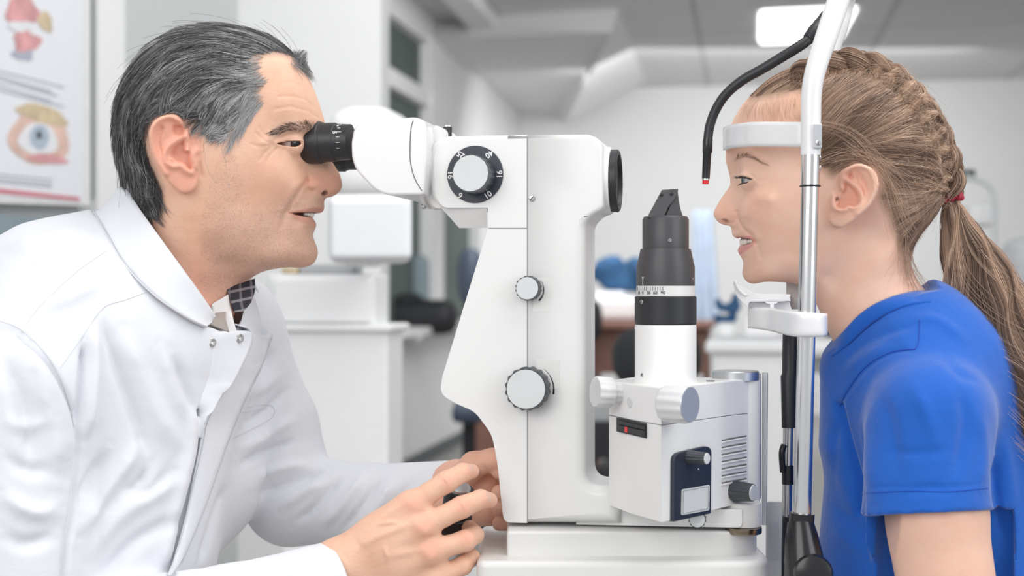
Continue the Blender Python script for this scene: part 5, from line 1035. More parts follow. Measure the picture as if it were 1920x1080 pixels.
vprism('housing_seam', [tuple(np.array(p)*0.997 + np.array([0.0004, -0.0])) for p in plan], zs - 0.001, zs + 0.001, 'seam', lamp, 0)
def face(p, q):   # frame on a vertical face running p -> q (left to right seen from outside)
    A = np.array([q[0]-p[0], q[1]-p[1], 0]); A /= np.linalg.norm(A); return Frame(np.array([p[0], p[1], CZ]), A, [0, 0, 1], np.cross(A, [0, 0, 1]))
FR, FL, FS = face(C_, R_), face(Lm, C_), face(R_, R2_)
disc('side_plug', FL, 1181, 754, 0.0, 0.0046, 0.0008, 'grey_pl', lid, 32)
win = slab('dial_window', FL, rp([(1156,783),(1211,794),(1211,822),(1156,809)], 4), 0.0008, 0.0015, 'ink', house, 0.0)
slab('filter_dial', FL, [(1159,788),(1208,799),(1208,806),(1159,795)], 0.0022, 0.0012, 'black', win, 0.0003); slab('filter_dial', FL, [(1159,797),(1208,808),(1208,818),(1159,806)], 0.0026, 0.0014, 'black', win, 0.0003)
slab('red_mark', FL, [(1171,800),(1176,801),(1176,811),(1171,810)], 0.0029, 0.0003, 'red', win, 0)
n = FR.M[2]; M['knobwhite'] = mat('pearl_white_knob', (0.66, 0.66, 0.67), 0.3, var=0.01); M['silver_cap'] = mat('silver_cap', (0.50, 0.52, 0.54), 0.35, 0.6, var=0.01)
kn = lathe_np('knob', [(0.0135, 0.0), (0.0150, 0.0015), (0.0158, 0.004), (0.0158, 0.0235), (0.0150, 0.0255)], FR.wp(1244, 756, 0.0), n, M['knobwhite'], lamp, 120, ridges=12, ramp=0.05); kn['label'] = 'white fluted knob on the right face'
lathe_np('knob_cap', [(0.0146, 0.0007), (0.0148, 0.0)], FR.wp(1244, 756, 0.0) + n*0.0254, n, M['silver_cap'], kn, 48)
nl_ = np.array([-0.93, -0.32, 0.06]); kn = lathe_np('knob', [(0.0100, -0.012), (0.0100, 0.004), (0.0125, 0.0042), (0.0138, 0.006), (0.0140, 0.018), (0.0132, 0.0200)], PW(1155, 736, WQ(8)), nl_, M['knobwhite'], lamp, 120, ridges=12, ramp=0.05); kn['label'] = 'white fluted knob on the left face'
pan = slab('control_panel', FR, rp([(1264,851,14),(1335,834,16),(1334,963,3),(1263,979,3)]), 0.0035, 0.0045, 'navy', house, 0.0022, 3)
slab('blank_label', FR, rp([(1279,918,3),(1331,909,3),(1330,957,3),(1278,966,3)]), 0.0041, 0.0006, 'grey_pl', pan, 0.0002)
tube('label_border', [FR.wp(x, y, 0.0043) for x, y in ((1281.5,921),(1328.5,912),(1327.5,954),(1280.5,963),(1281.5,921))], 0.00015, M['navy'], pan, 4)
kn = lathe_np('knob', [(0.0064, 0.0), (0.0060, 0.003), (0.0050, 0.0175)], FR.wp(1292, 857, 0.0035), n, M['navyknob'], pan, 80, ridges=14, ramp=0.08); lathe_np('knob_cap', [(0.0044, 0.0009), (0.0049, 0.0)], FR.wp(1292, 857, 0.0035) + n*0.0172, n, M['grey_pl'], kn, 32)
disc('indicator', FR, 1310, 880, 0.0035, 0.0009, 0.0004, 'alu', pan, 12)
kn = lathe_np('knob', [(0.0098, 0.0), (0.0095, 0.004), (0.0078, 0.022)], FR.wp(1373, 920, -0.001) - n*0.001, n, M['navyknob'], lamp, 96, ridges=16, ramp=0.07); lathe_np('knob_cap', [(0.0066, 0.0010), (0.0072, 0.0)], FR.wp(1373, 920, -0.001) + n*0.0208, n, M['grey_pl'], kn, 40); kn['label'] = 'black fluted knob with a grey cap'
slab('knob_symbol', FS, [(1407,904),(1413,903),(1413,915),(1407,916)], 0.0003, 0.0003, 'ink', house, 0)
for i in range(7):
    y = 826 + i*13.3; tube('vent_slot', [FR.wp(1353, y, 0.0), FR.wp(1365, y - 2.4, 0.0), FS.wp(1368, y - 3.2, 0.0003), FS.wp(1399, y - 8.5, 0.0003)], 0.0008, M['seam'], house, 6)
    tube('vent_lip', [FR.wp(1353, y + 3.5, 0.0004), FR.wp(1365, y + 1.1, 0.0004), FS.wp(1368, y + 0.3, 0.0003), FS.wp(1399, y - 5, 0.0003)], 0.0011, M['white'], house, 6)
kn = lathe_np('knob', [(0.0078, 0.0), (0.0078, 0.006)], PW(1308, 972, 92) + FM.M[2]*0.0, FM.M[2], M['navyknob'], lamp, 96, ridges=14, ramp=0.08); lathe_np('knob_cap', [(0.0068, 0.0063), (0.0068, 0.0)], PW(1308, 972, 92), FM.M[2], M['grey_pl'], kn, 40)
tc = XY(1248, 12); kk = (CD - 0.012)*QS/FPX; tcz = lambda py: CZ - (py - 540)*kk
def tower(name, prof, m, parent=None, **kw): return lathe_np(name, [(r*kk, CZ - (py-540)*kk - zt) for r, py in prof], np.array([tc[0], tc[1], zt]), (0, 0, 1), M[m], parent or lamp, 96, **kw)
tw = tower('lamp_tower', [(64, 728), (60, 716), (57.5, 706), (57.5, 612), (56.5, 608.5)], 'white')
kr = lathe_np('knurled_ring', [(56.0*kk, tcz(608) - zt), (57.6*kk, tcz(606) - zt), (57.6*kk, tcz(557) - zt), (55*kk, tcz(555) - zt)], np.array([tc[0], tc[1], zt]), (0, 0, 1), M['black'], tw, 240, ridges=120, ramp=0.006)
sr = tower('scale_ring', [(54.5, 555), (54.5, 536)], 'white2', tw)
fil = tower('filter_barrel', [(54.5, 536), (54.5, 501), (47, 467)], 'charcoal', tw); hd_ = tower('tower_head', [(43.5, 467), (43.5, 412), (40, 406)], 'charcoal', tw)
def tower_pt(px, py, r): # point on the cylinder whose image column is px
    x = (px - 1248)*kk; u = math.asin(np.clip(x/(r*kk), -1, 1)); d = np.array([tc[0] - CAM[0], tc[1] - CAM[1]]); d /= np.linalg.norm(d); rt = np.array([-d[1], d[0]])*-1
    nv = -d*math.cos(u) + rt*math.sin(u)*1.0; nv = np.array([nv[0], nv[1], 0]); return np.array([tc[0], tc[1], tcz(py)]) + nv*r*kk, nv
for i, px in enumerate((1196, 1199, 1202.5, 1206, 1209, 1212.5, 1216, 1220, 1224.5, 1229, 1233.5, 1238, 1243)):
    p, nv = tower_pt(px, 537.5, 54.8); bar('scale_tick', p, p - np.array([0, 0, (7.5)*kk]), 0.0004, M['navy'], sr, up=nv, th=0.0003)
for s, px in (('30', 1198.5), ('0', 1206), ('30', 1216.5), ('60', 1229), ('90', 1243)):
    p, nv = tower_pt(px, 549, 54.9); A = np.cross([0, 0, 1], nv); fr = Frame(p, A, [0, 0, 1], nv)
    o = text(s, fr, 0, 0, 0.0, 0.0040, 0, 'ink', sr, bold=0.00004); o.matrix_basis = Matrix.Translation(Vector(p)) @ Matrix([list(fr.M[0]), list(fr.M[1]), list(fr.M[2])]).transposed().to_4x4()
p, nv = tower_pt(1206, 535, 54.9); bar('index_line', p, p + np.array([0, 0, 11*kk]), 0.0004, M['whiteink'], fil, up=nv, th=0.0003)
A = np.cross([0, 0, 1], nv); q0 = p + np.array([0, 0, 11*kk]); tube('index_arrow', [q0, q0 + A*0.0011 + np.array([0, 0, 0.0022]), q0 - A*0.0011 + np.array([0, 0, 0.0022]), q0], 0.00022, M['whiteink'], fil, 5)
for px, py, r, rad, par in ((1203, 566, 57.8, 0.0020, kr), (1204, 701, 57.8, 0.0020, tw), (1256, 452, 43.6, 0.0018, hd_), (1299, 523, 54.6, 0.0010, fil)):
    p, nv = tower_pt(px, py, r); o = lathe_np('screw', [(rad*0.8, 0.0005), (rad, 0.0)], p - nv*0.0003, nv, M['steel'], par, 20)
    bar('slot', p + np.array([0, 0, -rad*0.5]) + np.cross([0, 0, 1], nv)*-rad*0.5 + nv*0.0003, p + np.array([0, 0, rad*0.5]) + np.cross([0, 0, 1], nv)*rad*0.5 + nv*0.0003, rad*0.3, M['ink'], o, up=nv, th=0.0003)
# mirror head: a sloping wedge between two cheek plates
w1, w2 = 20, 0
def wq(px, py, w): return PW(px, py, WQ(w + 2))
mh = prism('mirror_bracket', [wq(1213, 408, 24), wq(1241, 356, 20), wq(1270, 354, 20), wq(1266, 372, 22), wq(1253, 388, 24), wq(1245, 408, 26)], [wq(1216, 407, -8), wq(1243, 356, -6), wq(1272, 354, -6), wq(1268, 372, -6), wq(1255, 388, -8), wq(1247, 407, -8)], 'charcoal', tw, 0.0004)
prism('mirror', [wq(1246, 408, 24), wq(1270, 354, 18), wq(1273, 376, 20), wq(1276, 392, 22), wq(1281, 408, 22)], [wq(1246, 407, 2), wq(1270, 354, 2), wq(1273, 376, 2), wq(1276, 392, 2), wq(1281, 407, 2)], 'charcoal', tw, 0.0006)
for px, py in ((1240, 365), (1259, 363), (1223, 396), (1243, 394)): screw(Frame.facing(px, py, -WQ(24)/1000), px, py, 0.0, 0.0016, mh, 'black', False)
# rear pillar of the lamp arm
lathe_np('pivot_cap', [(0.0215, 0.0), (0.0215, 0.0075), (0.0205, 0.0085)], PW(1379, 712, WQ(-50)), (0, 0, 1), M['alu'], lamp, 64); lathe_np('screw', [(0.002, 0.0), (0.0018, 0.0008)], PW(1377, 700, WQ(-50)) + np.array([0, 0, 0.001]), (0, 0, 1), M['steel'], lamp, 16)
tube('cover_pin', [PW(1332, 718, WQ(0)), PW(1332, 713.5, WQ(0))], 0.0040, M['black'], lid, 16)
tube('pillar', [PW(1394, 712, WQ(-50)), PW(1394, 940, WQ(-50))], 0.015, M['white2'], lamp, 40)
tube('guide_rod', [PW(1424, 700, 10), PW(1424, 935, 14)], 0.0013, M['steel'], lamp, 10); slab('guide_rail', FM, [(1429,699),(1440,699),(1438,985),(1428,985)], -0.045, 0.006, 'alu', lamp, 0.0006)
lathe_np('arm_pivot', [(0.0168, -0.0215), (0.0168, -0.001), (0.0158, 0.0)], PW(1392, 940, 46), (0, 0, 1), M['white2'], lamp, 64)
lathe_np('bronze_ring', [(0.0158, 0.0), (0.0164, 0.001), (0.0164, 0.0055)], PW(1394, 999, 52), (0, 0, 1), M['bronze'], lamp, 64)
# base
sub = rp([(0, 0), (0, 1)], 2)
def plan_round(pts, seg=8): return rp([(x, y, r) for x, y, r in pts], seg)
xa, xb = PW(950, 1000, 62)[0], PW(1431, 1000, 62)[0]
vprism('slide_plate', plan_round([(xa, -0.062, 0.004), (xb, -0.062, 0.040), (xb, 0.075, 0.040), (xa, 0.075, 0.004)]), CZ - 0.2490, CZ - 0.2175, 'white2', lamp, 0.003)
xa, xb = PW(893, 1000, 88)[0], PW(1452, 1000, 88)[0]
vprism('base', plan_round([(xa, -0.088, 0.012), (xb, -0.088, 0.035), (xb, 0.105, 0.035), (xa, 0.105, 0.012)]), CZ - 0.31, CZ - 0.2395, 'white2', lamp, 0.006, 5)
kn = lathe_np('knob', [(0.0048, 0.0), (0.0048, 0.012), (0.004, 0.0135)], PW(1288, 1094, 80), (0, 0.0, 1), M['navyknob'], lamp, 64, ridges=12, ramp=0.06); lathe_np('knob_cap', [(0.0038, 0.0138), (0.0038, 0.013)], PW(1288, 1094, 80), (0, 0, 1), M['grey_pl'], kn, 24)
jx = np.array([0.12, -0.36, 0.92]); jx /= np.linalg.norm(jx); jt = PW(862, 917, 42)
js = lathe_np('joystick', [(0.0145, -0.052), (0.0145, -0.028), (0.0118, -0.0265), (0.0118, -0.024), (0.0138, -0.0225), (0.0138, -0.002), (0.0128, 0.0), (0.0105, 0.0)], jt, jx, M['black'], lamp, 120, ridges=48, ramp=0.02)
lathe_np('joystick_button', [(0.0104, 0.0), (0.0098, 0.0022), (0.0085, 0.0026)], jt, jx, M['alu'], js, 40); lathe_np('joystick_shaft', [(0.0124, -0.085), (0.0116, -0.053), (0.006, -0.050)], jt, jx, M['alu'], js, 40)

# ------------------------------------------------------------------ the head rest
rest = empty('chin_and_forehead_rest', PW(1500, 1090, 60), 'white and chrome chin and forehead rest holding the girl\'s head', 'head rest')
WP = 104
pole = tube('pole', [PW(1520, 288, WP), PW(1504, 972, WP)], 0.0077, M['chrome'], rest, 40)
tube('pole_sleeve', [PW(1520, 289, WP), PW(1519, 346, WP)], 0.0082, M['chrome'], rest, 40)
tube('pole', [PW(1478, 780, -20), PW(1474, 1060, -20)], 0.0048, M['steel'], rest, 24)
tube('o_ring', [PW(1519, 349, WP) + np.array([math.cos(t)*0.0084, math.sin(t)*0.0084, 0]) for t in np.linspace(0, 2*math.pi, 25)], 0.0008, M['black'], rest, 8)
tube('upper_frame', [PW(x, y, wv) for x, y, wv in ((1520, 291, WP), (1520.5, 230, WP), (1521, 185, WP), (1525, 150, WP), (1535, 112, WP - 2), (1549, 70, WP - 6), (1563, 28, WP - 14), (1575, -10, WP - 22), (1583, -50, WP - 40))], [0.0086, 0.0086, 0.0088, 0.0088, 0.0092, 0.0096, 0.0098, 0.0098, 0.0098], M['white_gloss'], rest, 40, 5)
tube('upper_frame', [PW(x, y, wv) for x, y, wv in ((1543, 150, -90), (1560, 95, -90), (1576, 50, -88), (1588, 5, -84), (1600, -40, -60))], 0.0075, M['white_gloss'], rest, 32, 5)
tube('lower_clamp', [PW(1504, 962, WP), PW(1503, 980, WP)], 0.0108, M['black_gloss'], rest, 40); tube('lower_clamp', [PW(1501, 978, WP), PW(1512, 1100, WP + 10)], [0.011, 0.0165, 0.019], M['black_gloss'], rest, 40, 4)
cl = tube('clamp_bracket', [PW(1484, 968, 20), PW(1482, 1100, 20)], 0.0085, M['black_gloss'], rest, 24)
lathe_np('clamp_knob', [(0.015, 0.0), (0.0168, 0.003), (0.0168, 0.012), (0.0150, 0.0155), (0.010, 0.017)], PW(1522, 1074, WP + 12), (-0.1, -1, 0.12), M['black_gloss'], rest, 48)
tube('height_grip', [PW(1481, 610, -5), PW(1481, 700, -5), PW(1479, 706, -5), PW(1480, 802, -5)], [0.0066, 0.0070, 0.0074, 0.0078, 0.0072, 0.0070], M['black'], rest, 32); tube('grip_collar', [PW(1477, 872, -10), PW(1477, 908, -10)], 0.0055, M['black_gloss'], rest, 24); tube('grip_rod', [PW(1481, 801, -10), PW(1479, 875, -10)], 0.0032, M['steel'], rest, 16)
tube('collar_lever', [PW(1470, 835, -6), PW(1466, 850, -4), PW(1468, 885, -6)], 0.003, M['black_gloss'], rest, 12, 4)
slab('rest_base', Frame.facing(1462, 1000, 0.04), rp([(1436,940,6),(1480,940,4),(1480,1090,0),(1436,1090,0)]), 0.0, 0.02, 'white2', rest, 0.002); slab('slot', Frame.facing(1462, 1000, 0.04), rp([(1441,978,5),(1460,978,8),(1460,1050,4),(1441,1050,4)]), 0.0006, 0.001, 'grey_pl', rest, 0)
br = slab('bracket', Frame.facing(1530, 257, -(WP + 11.6)/1000), rp([(1526,232,2),(1541,232,2),(1541,278,2),(1525,278,2)]), 0.0, 0.006, 'alu', rest, 0.0006)
for py in (241, 268): screw(Frame.facing(1534, py, -(WP + 11.6)/1000), 1534, py, 0.0002, 0.0024, br, 'chrome', True, 90)
for py in (296, 315): lathe_np('stud', [(0.0026, 0.0), (0.0022, 0.0022)], PW(1534, py, WP), (1, -0.2, 0), M['chrome'], rest, 20)
bandp = [(1515,88,229,276),(1503,88,229,276),(1475,80,229,275.5),(1445,70,228.5,275),(1415,56,229,275),(1392,40,231,276),(1375,24,234,278),(1364,8,237,281),(1360,-4,240,282),(1362,-18,243,281),(1372,-36,246,281),(1395,-54,248,281),(1440,-74,249,280),(1500,-88,249,280)]
bp = smooth_poly([b for b in bandp], 4, False); rows = []
for s_ in np.linspace(0, 1, 7): rows.append([PW(p[0], p[2]*(1-s_) + p[3]*s_, p[1]) for p in bp])
grid_mesh('forehead_band', np.array(rows)[::-1], M['white_gloss'], rest, 0.0022)
armp = [(1402,12,578,616),(1404,22,577,616),(1420,38,576.5,617),(1445,60,577.5,621),(1468,96,581,627),(1490,120,584,631),(1512,127,586,632),(1538,127,587,632),(1549,118,588,630),(1552,102,588,628)]
ap = smooth_poly(armp, 4, False); rows = []
for s_ in np.linspace(0, 1, 9):
    bl = 0.0016*(1 - (2*s_ - 1)**6); rows.append([PW(p[0], p[2]*(1-s_) + p[3]*s_, p[1] + bl*1000) for p in ap])
grid_mesh('chin_rest_arm', np.array(rows)[::-1], M['white_gloss'], rest, 0.010)
slab('chin_rest_block', Frame.facing(1440, 570, -0.02), rp([(1403,566,5),(1480,566,2),(1485,583,2),(1484,606,2),(1402,614,3)]), 0.006, 0.07, 'white_gloss', rest, 0.0012)
# chin cup: channel across, lip at the front
cup = []
for s_ in np.linspace(-1, 1, 13):
    lift = 9*abs(s_)**2.5; row = []
    for (x, y) in smooth_poly([(1375, 533), (1380, 545), (1389, 556), (1402, 563), (1425, 565), (1455, 565), (1482, 566)], 4, False): row.append(PW(x + (14*(1 - s_)/2 if x < 1400 else 0)*0, y - lift*(0.6 if x < 1400 else 0.9), 0 + s_*34))
    cup.append(row)
grid_mesh('chin_cup', np.array(cup), M['white_gloss'], rest, 0.003)
slab('chin_cup_lip', Frame.facing(1440, 558, -0.034), rp([(1376,534,3),(1384,533,3),(1394,538,6),(1412,549,14),(1430,552,6),(1478,552,3),(1483,565,2),(1405,565,6),(1402,576,6),(1390,566,10),(1378,550,8)]), 0.003, 0.006, 'white_gloss', rest, 0.0014)
slab('chin_rest_post', Frame.facing(1490, 545, 0.03), rp([(1474,526),(1506,526),(1506,580),(1474,580)]), 0.0, 0.03, 'white2', rest, 0.001)
slab('tissue_pin', Frame.facing(1447, 574, -0.042), rp([(1434,566,2),(1460,566,2),(1456,569,1),(1451,570),(1451,580),(1444,580),(1444,570),(1438,569,1)]), 0.004, 0.006, 'white_gloss', rest, 0.0006)
gp = smooth_poly([(1545,40,40),(1530,62,50),(1500,86,56),(1466,107,56),(1430,129,52),(1393,150,46),(1362,176,40),(1342,206,36),(1331,236,34),(1327,262,34)], 12, False)
goose = tube('fixation_arm', [PW(*p) for p in gp], [0.0047 - 0.0006*i/len(gp) + (0.0003 if i % 2 else 0) for i in range(len(gp))], M['black'], rest, 20)
tube('arm_sleeve', [PW(1548, 22, 44), PW(1541, 45, 44), PW(1528, 62, 51), PW(1514, 74, 54)], [0.003, 0.0075, 0.0078, 0.0052], M['black'], rest, 20, 4)
tube('fixation_lamp', [PW(1328, 254, 34), PW(1327, 264, 34), PW(1326.5, 284, 34), PW(1325.8, 288, 34), PW(1323.4, 335, 34)], [0.0040, 0.0046, 0.0046, 0.0039, 0.0036], M['black_gloss'], rest, 28)
tube('lamp_collar', [PW(1323.3, 335, 34), PW(1323.1, 338, 34)], 0.0032, M['alu'], rest, 20); tube('red_lens', [PW(1323.1, 338, 34), PW(1322.8, 345, 34)], 0.0030, M['red'], rest, 20)
# instrument table
M['table'] = mat('table_laminate', (0.62, 0.62, 0.61), 0.45, var=0.02)
tb = empty('instrument_table', (PW(1180, 1080, 0)[0], 0.05, 0), 'white instrument table carrying the slit lamp and the head rest', 'table')
zt_ = CZ - 0.3105
vprism('tabletop', plan_round([(PW(850,0,0)[0], -0.16, 0.03), (PW(1525,0,0)[0], -0.16, 0.03), (PW(1525,0,0)[0], 0.26, 0.03), (PW(850,0,0)[0], 0.26, 0.03)]), zt_ - 0.03, zt_, 'table', tb, 0.004)
tube('column', [(PW(1245,0,0)[0], 0.05, zt_ - 0.03), (PW(1245,0,0)[0], 0.05, 0.04)], 0.05, M['white2'], tb, 32); vprism('foot', plan_round([(PW(1245,0,0)[0]-0.25, -0.2, 0.05), (PW(1245,0,0)[0]+0.25, -0.2, 0.05), (PW(1245,0,0)[0]+0.25, 0.3, 0.05), (PW(1245,0,0)[0]-0.25, 0.3, 0.05)]), 0.0, 0.05, 'white2', tb, 0.005)

texts_to_mesh()
for par, pl, t_, r_, m_, nm in late_tubes: tube(nm, [T(x, y, t_) for x, y in pl], r_, M[m_], par, 16, 4)
for nm, par, pl, t_, r_, m_ in tube_later: tube(nm, [T(x, y, t_) for x, y in pl], r_, M[m_], par, 12, 4)
# soft things in the background: jacket, gown, cloth
def cloth_lump(name, label, cat, px, py, t, rx, ry, rz, m, n=9, seed=1, res=0.012):
    R = np.random.default_rng(seed); c = T(px, py, t); kx = t/FPX; V = Vox(c - [rx*kx*1.5, rz*1.6, ry*kx*1.5], c + [rx*kx*1.5, rz*1.6, ry*kx*1.5], res)
    for i in range(n):
        p = c + np.array([R.uniform(-.75, .75)*rx*kx, R.uniform(-.5, .5)*rz, R.uniform(-.7, .7)*ry*kx]); q = p + np.array([R.uniform(-.5, .5)*rx*kx, 0, R.uniform(-.5, .5)*ry*kx]); V.cone(p, q, rx*kx*R.uniform(.18, .34), rx*kx*R.uniform(.15, .3), 0.02)
    v, q = V.mesh(2); o = mesh_np(name, v, q, M[m]); tag(o, label, cat); return o
cloth_lump('jacket', 'crumpled blue jacket lying behind the lamp tower', 'jacket', 1180, 512, 6.55, 60, 36, 0.10, 'bgblue', 12, 3)
cloth_lump('cloth', 'blue cloth bundle to the left of the chin rest', 'cloth', 1362, 592, 4.85, 28, 40, 0.06, 'bgblue', 9, 5)
rows = []
for i in range(24):
    s_ = i/23; row = []
    for j in range(30):
        u_ = j/29; x = 1300 + (u_*52 - 4)*(0.75 + 0.35*s_); p = T(x, 395 + 215*s_, 7.4); row.append(p + np.array([0, 0.05*math.sin(u_*22)*(0.3 + s_), 0]))
    rows.append(row)
gw = grid_mesh('hanging_gown', np.array(rows), M['ltblue'], None, 0.01); gs = empty('coat_stand', T(1322, 700, 7.5), 'thin pale coat stand carrying the blue gown', 'coat stand'); tube('pole', [T(1322, 385, 7.45), T(1322, 395, 7.5)*[1,1,0]], 0.012, M['grey_pl'], gs, 12); tube('foot', [T(1322, 395, 7.5)*[1,1,0] + [0.2,0,0.01], T(1322, 395, 7.5)*[1,1,0] + [-0.2,0,0.01]], 0.015, M['grey_pl'], gs, 8); tag(gw, 'pale blue gown hanging on the back wall beside the lamp tower', 'gown')
# ------------------------------------------------------------------ hair
def hair_mat(name, stops, rough=0.42, spec=0.5):
    t = NT(name); c = t.ramp(t.attr('tone'), stops); t.set(Base_Color=c, Roughness=rough); t.b.inputs['Specular IOR Level'].default_value = spec; return t.m
M['hair_man'] = hair_mat('grey_hair', [(0.0, (0.012, 0.012, 0.014)), (0.35, (0.06, 0.06, 0.064)), (0.65, (0.22, 0.22, 0.225)), (1.0, (0.60, 0.60, 0.60))])
M['hair_girl'] = hair_mat('light_brown_hair', [(0.0, (0.075, 0.045, 0.030)), (0.35, (0.23, 0.140, 0.096)), (0.65, (0.45, 0.295, 0.21)), (1.0, (0.76, 0.55, 0.40))], 0.36)
M['brow_man'] = hair_mat('brown_eyebrow', [(0.0, (0.03, 0.02, 0.016)), (0.5, (0.11, 0.075, 0.06)), (1.0, (0.35, 0.28, 0.24))]); M['lash'] = mat('eyelash', (0.03, 0.018, 0.012), 0.5); M['stubble'] = hair_mat('stubble_hair', [(0.0, (0.16, 0.09, 0.065)), (0.4, (0.42, 0.29, 0.22)), (1.0, (0.9, 0.82, 0.76))])
def curves_obj(name, pts, radius, tone, m, parent):
    """pts (N, K, 3); radius (K,) or (N, K)"""
    N, K, _ = pts.shape; cu = bpy.data.hair_curves.new(name); cu.add_curves([K]*N)
    cu.position_data.foreach_set('vector', np.asarray(pts, np.float32).ravel())
    r = cu.attributes.get('radius') or cu.attributes.new('radius', 'FLOAT', 'POINT'); r.data.foreach_set('value', np.broadcast_to(radius, (N, K)).astype(np.float32).ravel())
    t = cu.attributes.new('tone', 'FLOAT', 'CURVE'); t.data.foreach_set('value', np.asarray(tone, np.float32))
    cu.materials.append(m); o = bpy.data.objects.new(name, cu); COL.objects.link(o); setpar(o, parent); return o
def field(arrows, s=45.0):
    a = np.array(arrows, float)
    def f(px): w_ = np.exp(-((px[:, None] - a[None, :, :2])**2).sum(2)/(2*s*s)) + 1e-9; return (w_ @ a[:, 2:]) / w_.sum(1, keepdims=True)
    return f
def vnoise(p, sc, seed=0.0):
    return np.array([noise.noise(Vector((x*sc + seed, y*sc, z*sc))) for x, y, z in p])
def grow(tree, roots, fr, flow, length, lift, K, wob=0.25, stop=None, clump=14.0, front_off=0.0):
    N = len(roots); P_ = np.zeros((N, K, 3)); p = roots.copy(); P_[:, 0] = p
    ang = vnoise(roots, 1000/clump)*wob*2.2 + rng.normal(0, wob*0.35, N); ph = rng.uniform(0, 6.28, N); cl = vnoise(roots, 1000/6.0, 9.1)
    alive = np.ones(N)
    for k in range(1, K):
        t = k/(K-1); px = to_pix(p); d = flow(px); d = d/(np.linalg.norm(d, axis=1, keepdims=True) + 1e-9)
        a = ang*(0.4 + 0.9*t) + 0.10*np.sin(ph + 5*t); ca, sa = np.cos(a), np.sin(a); d = np.stack([d[:, 0]*ca - d[:, 1]*sa, d[:, 0]*sa + d[:, 1]*ca], -1)
        st = length/(K-1)
        if stop is not None:
            ds = polydist(px, stop); alive = np.where(ds < 18, alive*0.35, alive)
        q = p + (d[:, :1]*fr.M[0] - d[:, 1:]*fr.M[1])*(st*alive)[:, None]; L = lift*(t**0.6)*(1 + 0.35*cl)
        for i in range(N):
            h = tree.find_nearest(Vector(q[i])); n = h[1]; q[i] = (h[0] + n*L[i])[:]
        # keep the travelled length honest, then follow the surface
        P_[:, k] = q; p = q
    return P_
def clumped(S, every=38, amt=0.6, pull=0.7):
    N, K, _ = S.shape; g = rng.choice(N, max(4, N//every), replace=False); R = S[g, 0]; own = np.zeros(N, int)
    for i in range(0, N, 2000): own[i:i+2000] = ((S[i:i+2000, None, 0] - R[None])**2).sum(2).argmin(1)
    G = S[g][own]; t = np.linspace(0, 1, K)[None, :, None]; off = (S[:, :1] - G[:, :1])*(1 - pull*t); tgt = G + off
    a = amt*rng.uniform(0.3, 1.3, N)[:, None, None].clip(0, 1); return S*(1 - a*t**0.5) + tgt*a*t**0.5, own
def scalp_roots(o, fr, n, wfun=None, attr='scalp', thr=0.5):
    v_ = verts_of(o); at = np.empty(len(v_), np.float32); o.data.attributes[attr].data.foreach_get('value', at); l = fr.loc(v_)
    w_ = np.where(at > thr, 1.0, 0.0)*np.where(l[:, 2] > -0.03, 1.0, 0.22)
    if wfun is not None: w_ = w_*wfun(to_pix(v_))
    i = rng.choice(len(v_), n, p=w_/w_.sum()); return v_[i] + rng.normal(0, 0.0006, (n, 3)), i
def patch(tree, n, poly, off=0.0):
    poly = np.array(poly, float); out = []
    while len(out) < n*1.3:
        c = rng.uniform(poly.min(0), poly.max(0), (n*3, 2)); c = c[inpoly(c, poly)]; out += list(c)
    res = []
    for x, y in out:
        if len(res) == n: break
        if tree.ray_cast(Vector(CAM), Vector(P(x, y, 1.0) - CAM).normalized())[0] is not None: res.append(onsurf(tree, x, y, off)[0])
    while len(res) < n: res.append(res[rng.integers(len(res))] + rng.normal(0, 0.0004, 3))
    return np.array(res)
def mk_tree(o):
    me = o.data; v_ = verts_of(o); q_ = np.empty(len(me.polygons)*4, np.int32); me.polygons.foreach_get('vertices', q_); return bvh(v_, q_.reshape(-1, 4))
mtree = mk_tree(man)

flow_m = field([(585,130,-.6,-.6),(560,105,-1,-.25),(500,85,-1,-.05),(440,75,-1,.12),(380,75,-1,.25),(330,90,-1,.5),(280,120,-.75,.8),(250,170,-.45,1),(235,240,-.1,1),(235,300,0,1),(245,350,.12,1),(540,110,-1,.05),(480,130,-1,.2),(420,130,-1,.3),(350,140,-1,.5),(300,180,-.75,.7),(270,230,-.3,1),(475,175,-1,.55),(455,210,-.8,.8),(430,240,-.45,1),(400,200,-1,.6),(390,240,-.6,.8),(350,190,-1,.5),(320,200,-.9,.55),(285,215,-.6,.9),(270,290,.05,1),(285,340,.35,1),(300,365,.5,1)], 26)
len_m = field([(585,130,20),(560,105,38),(500,80,48),(400,80,50),(300,110,48),(250,200,42),(235,300,38),(245,350,30),(470,170,26),(440,225,17),(425,248,11),(390,240,15),(350,200,26),(300,210,26),(280,300,30),(290,350,22)], 30)
NR = 21000; r_, _ = scalp_roots(man, FD, NR, lambda p: np.where((p[:, 1] > 225) & (p[:, 0] > 500), 0, 1)*(1 + 0.6*((p[:, 0] > 430) & (p[:, 0] < 500) & (p[:, 1] > 130))))
pr = to_pix(r_); ln = len_m(pr)[:, 0]*0.001*rng.uniform(0.7, 1.2, NR); lf = rng.uniform(0.4, 1.0, NR)**1.2
reg = np.clip(field([(560,110,5),(500,75,7.5),(400,60,8.5),(300,90,9),(230,200,9),(230,330,9),(440,150,5),(470,190,2.2),(435,240,1.6),(380,220,3),(320,180,6),(290,300,6),(300,360,4)], 35)(pr)[:, 0], 0.5, 12)*0.001
S = grow(mtree, r_, FD, flow_m, ln, reg*lf, 9, 0.42, clump=11)
tn = 0.50 + 0.34*vnoise(r_, 260, 3.3) + rng.normal(0, 0.19, NR) + np.clip(field([(470,190,.38),(450,230,.30),(400,200,.08),(350,170,.0),(500,100,-.05),(400,90,-.02),(250,200,-.08),(240,330,-.10),(300,250,0)], 35)(pr)[:, 0], -.2, .5)
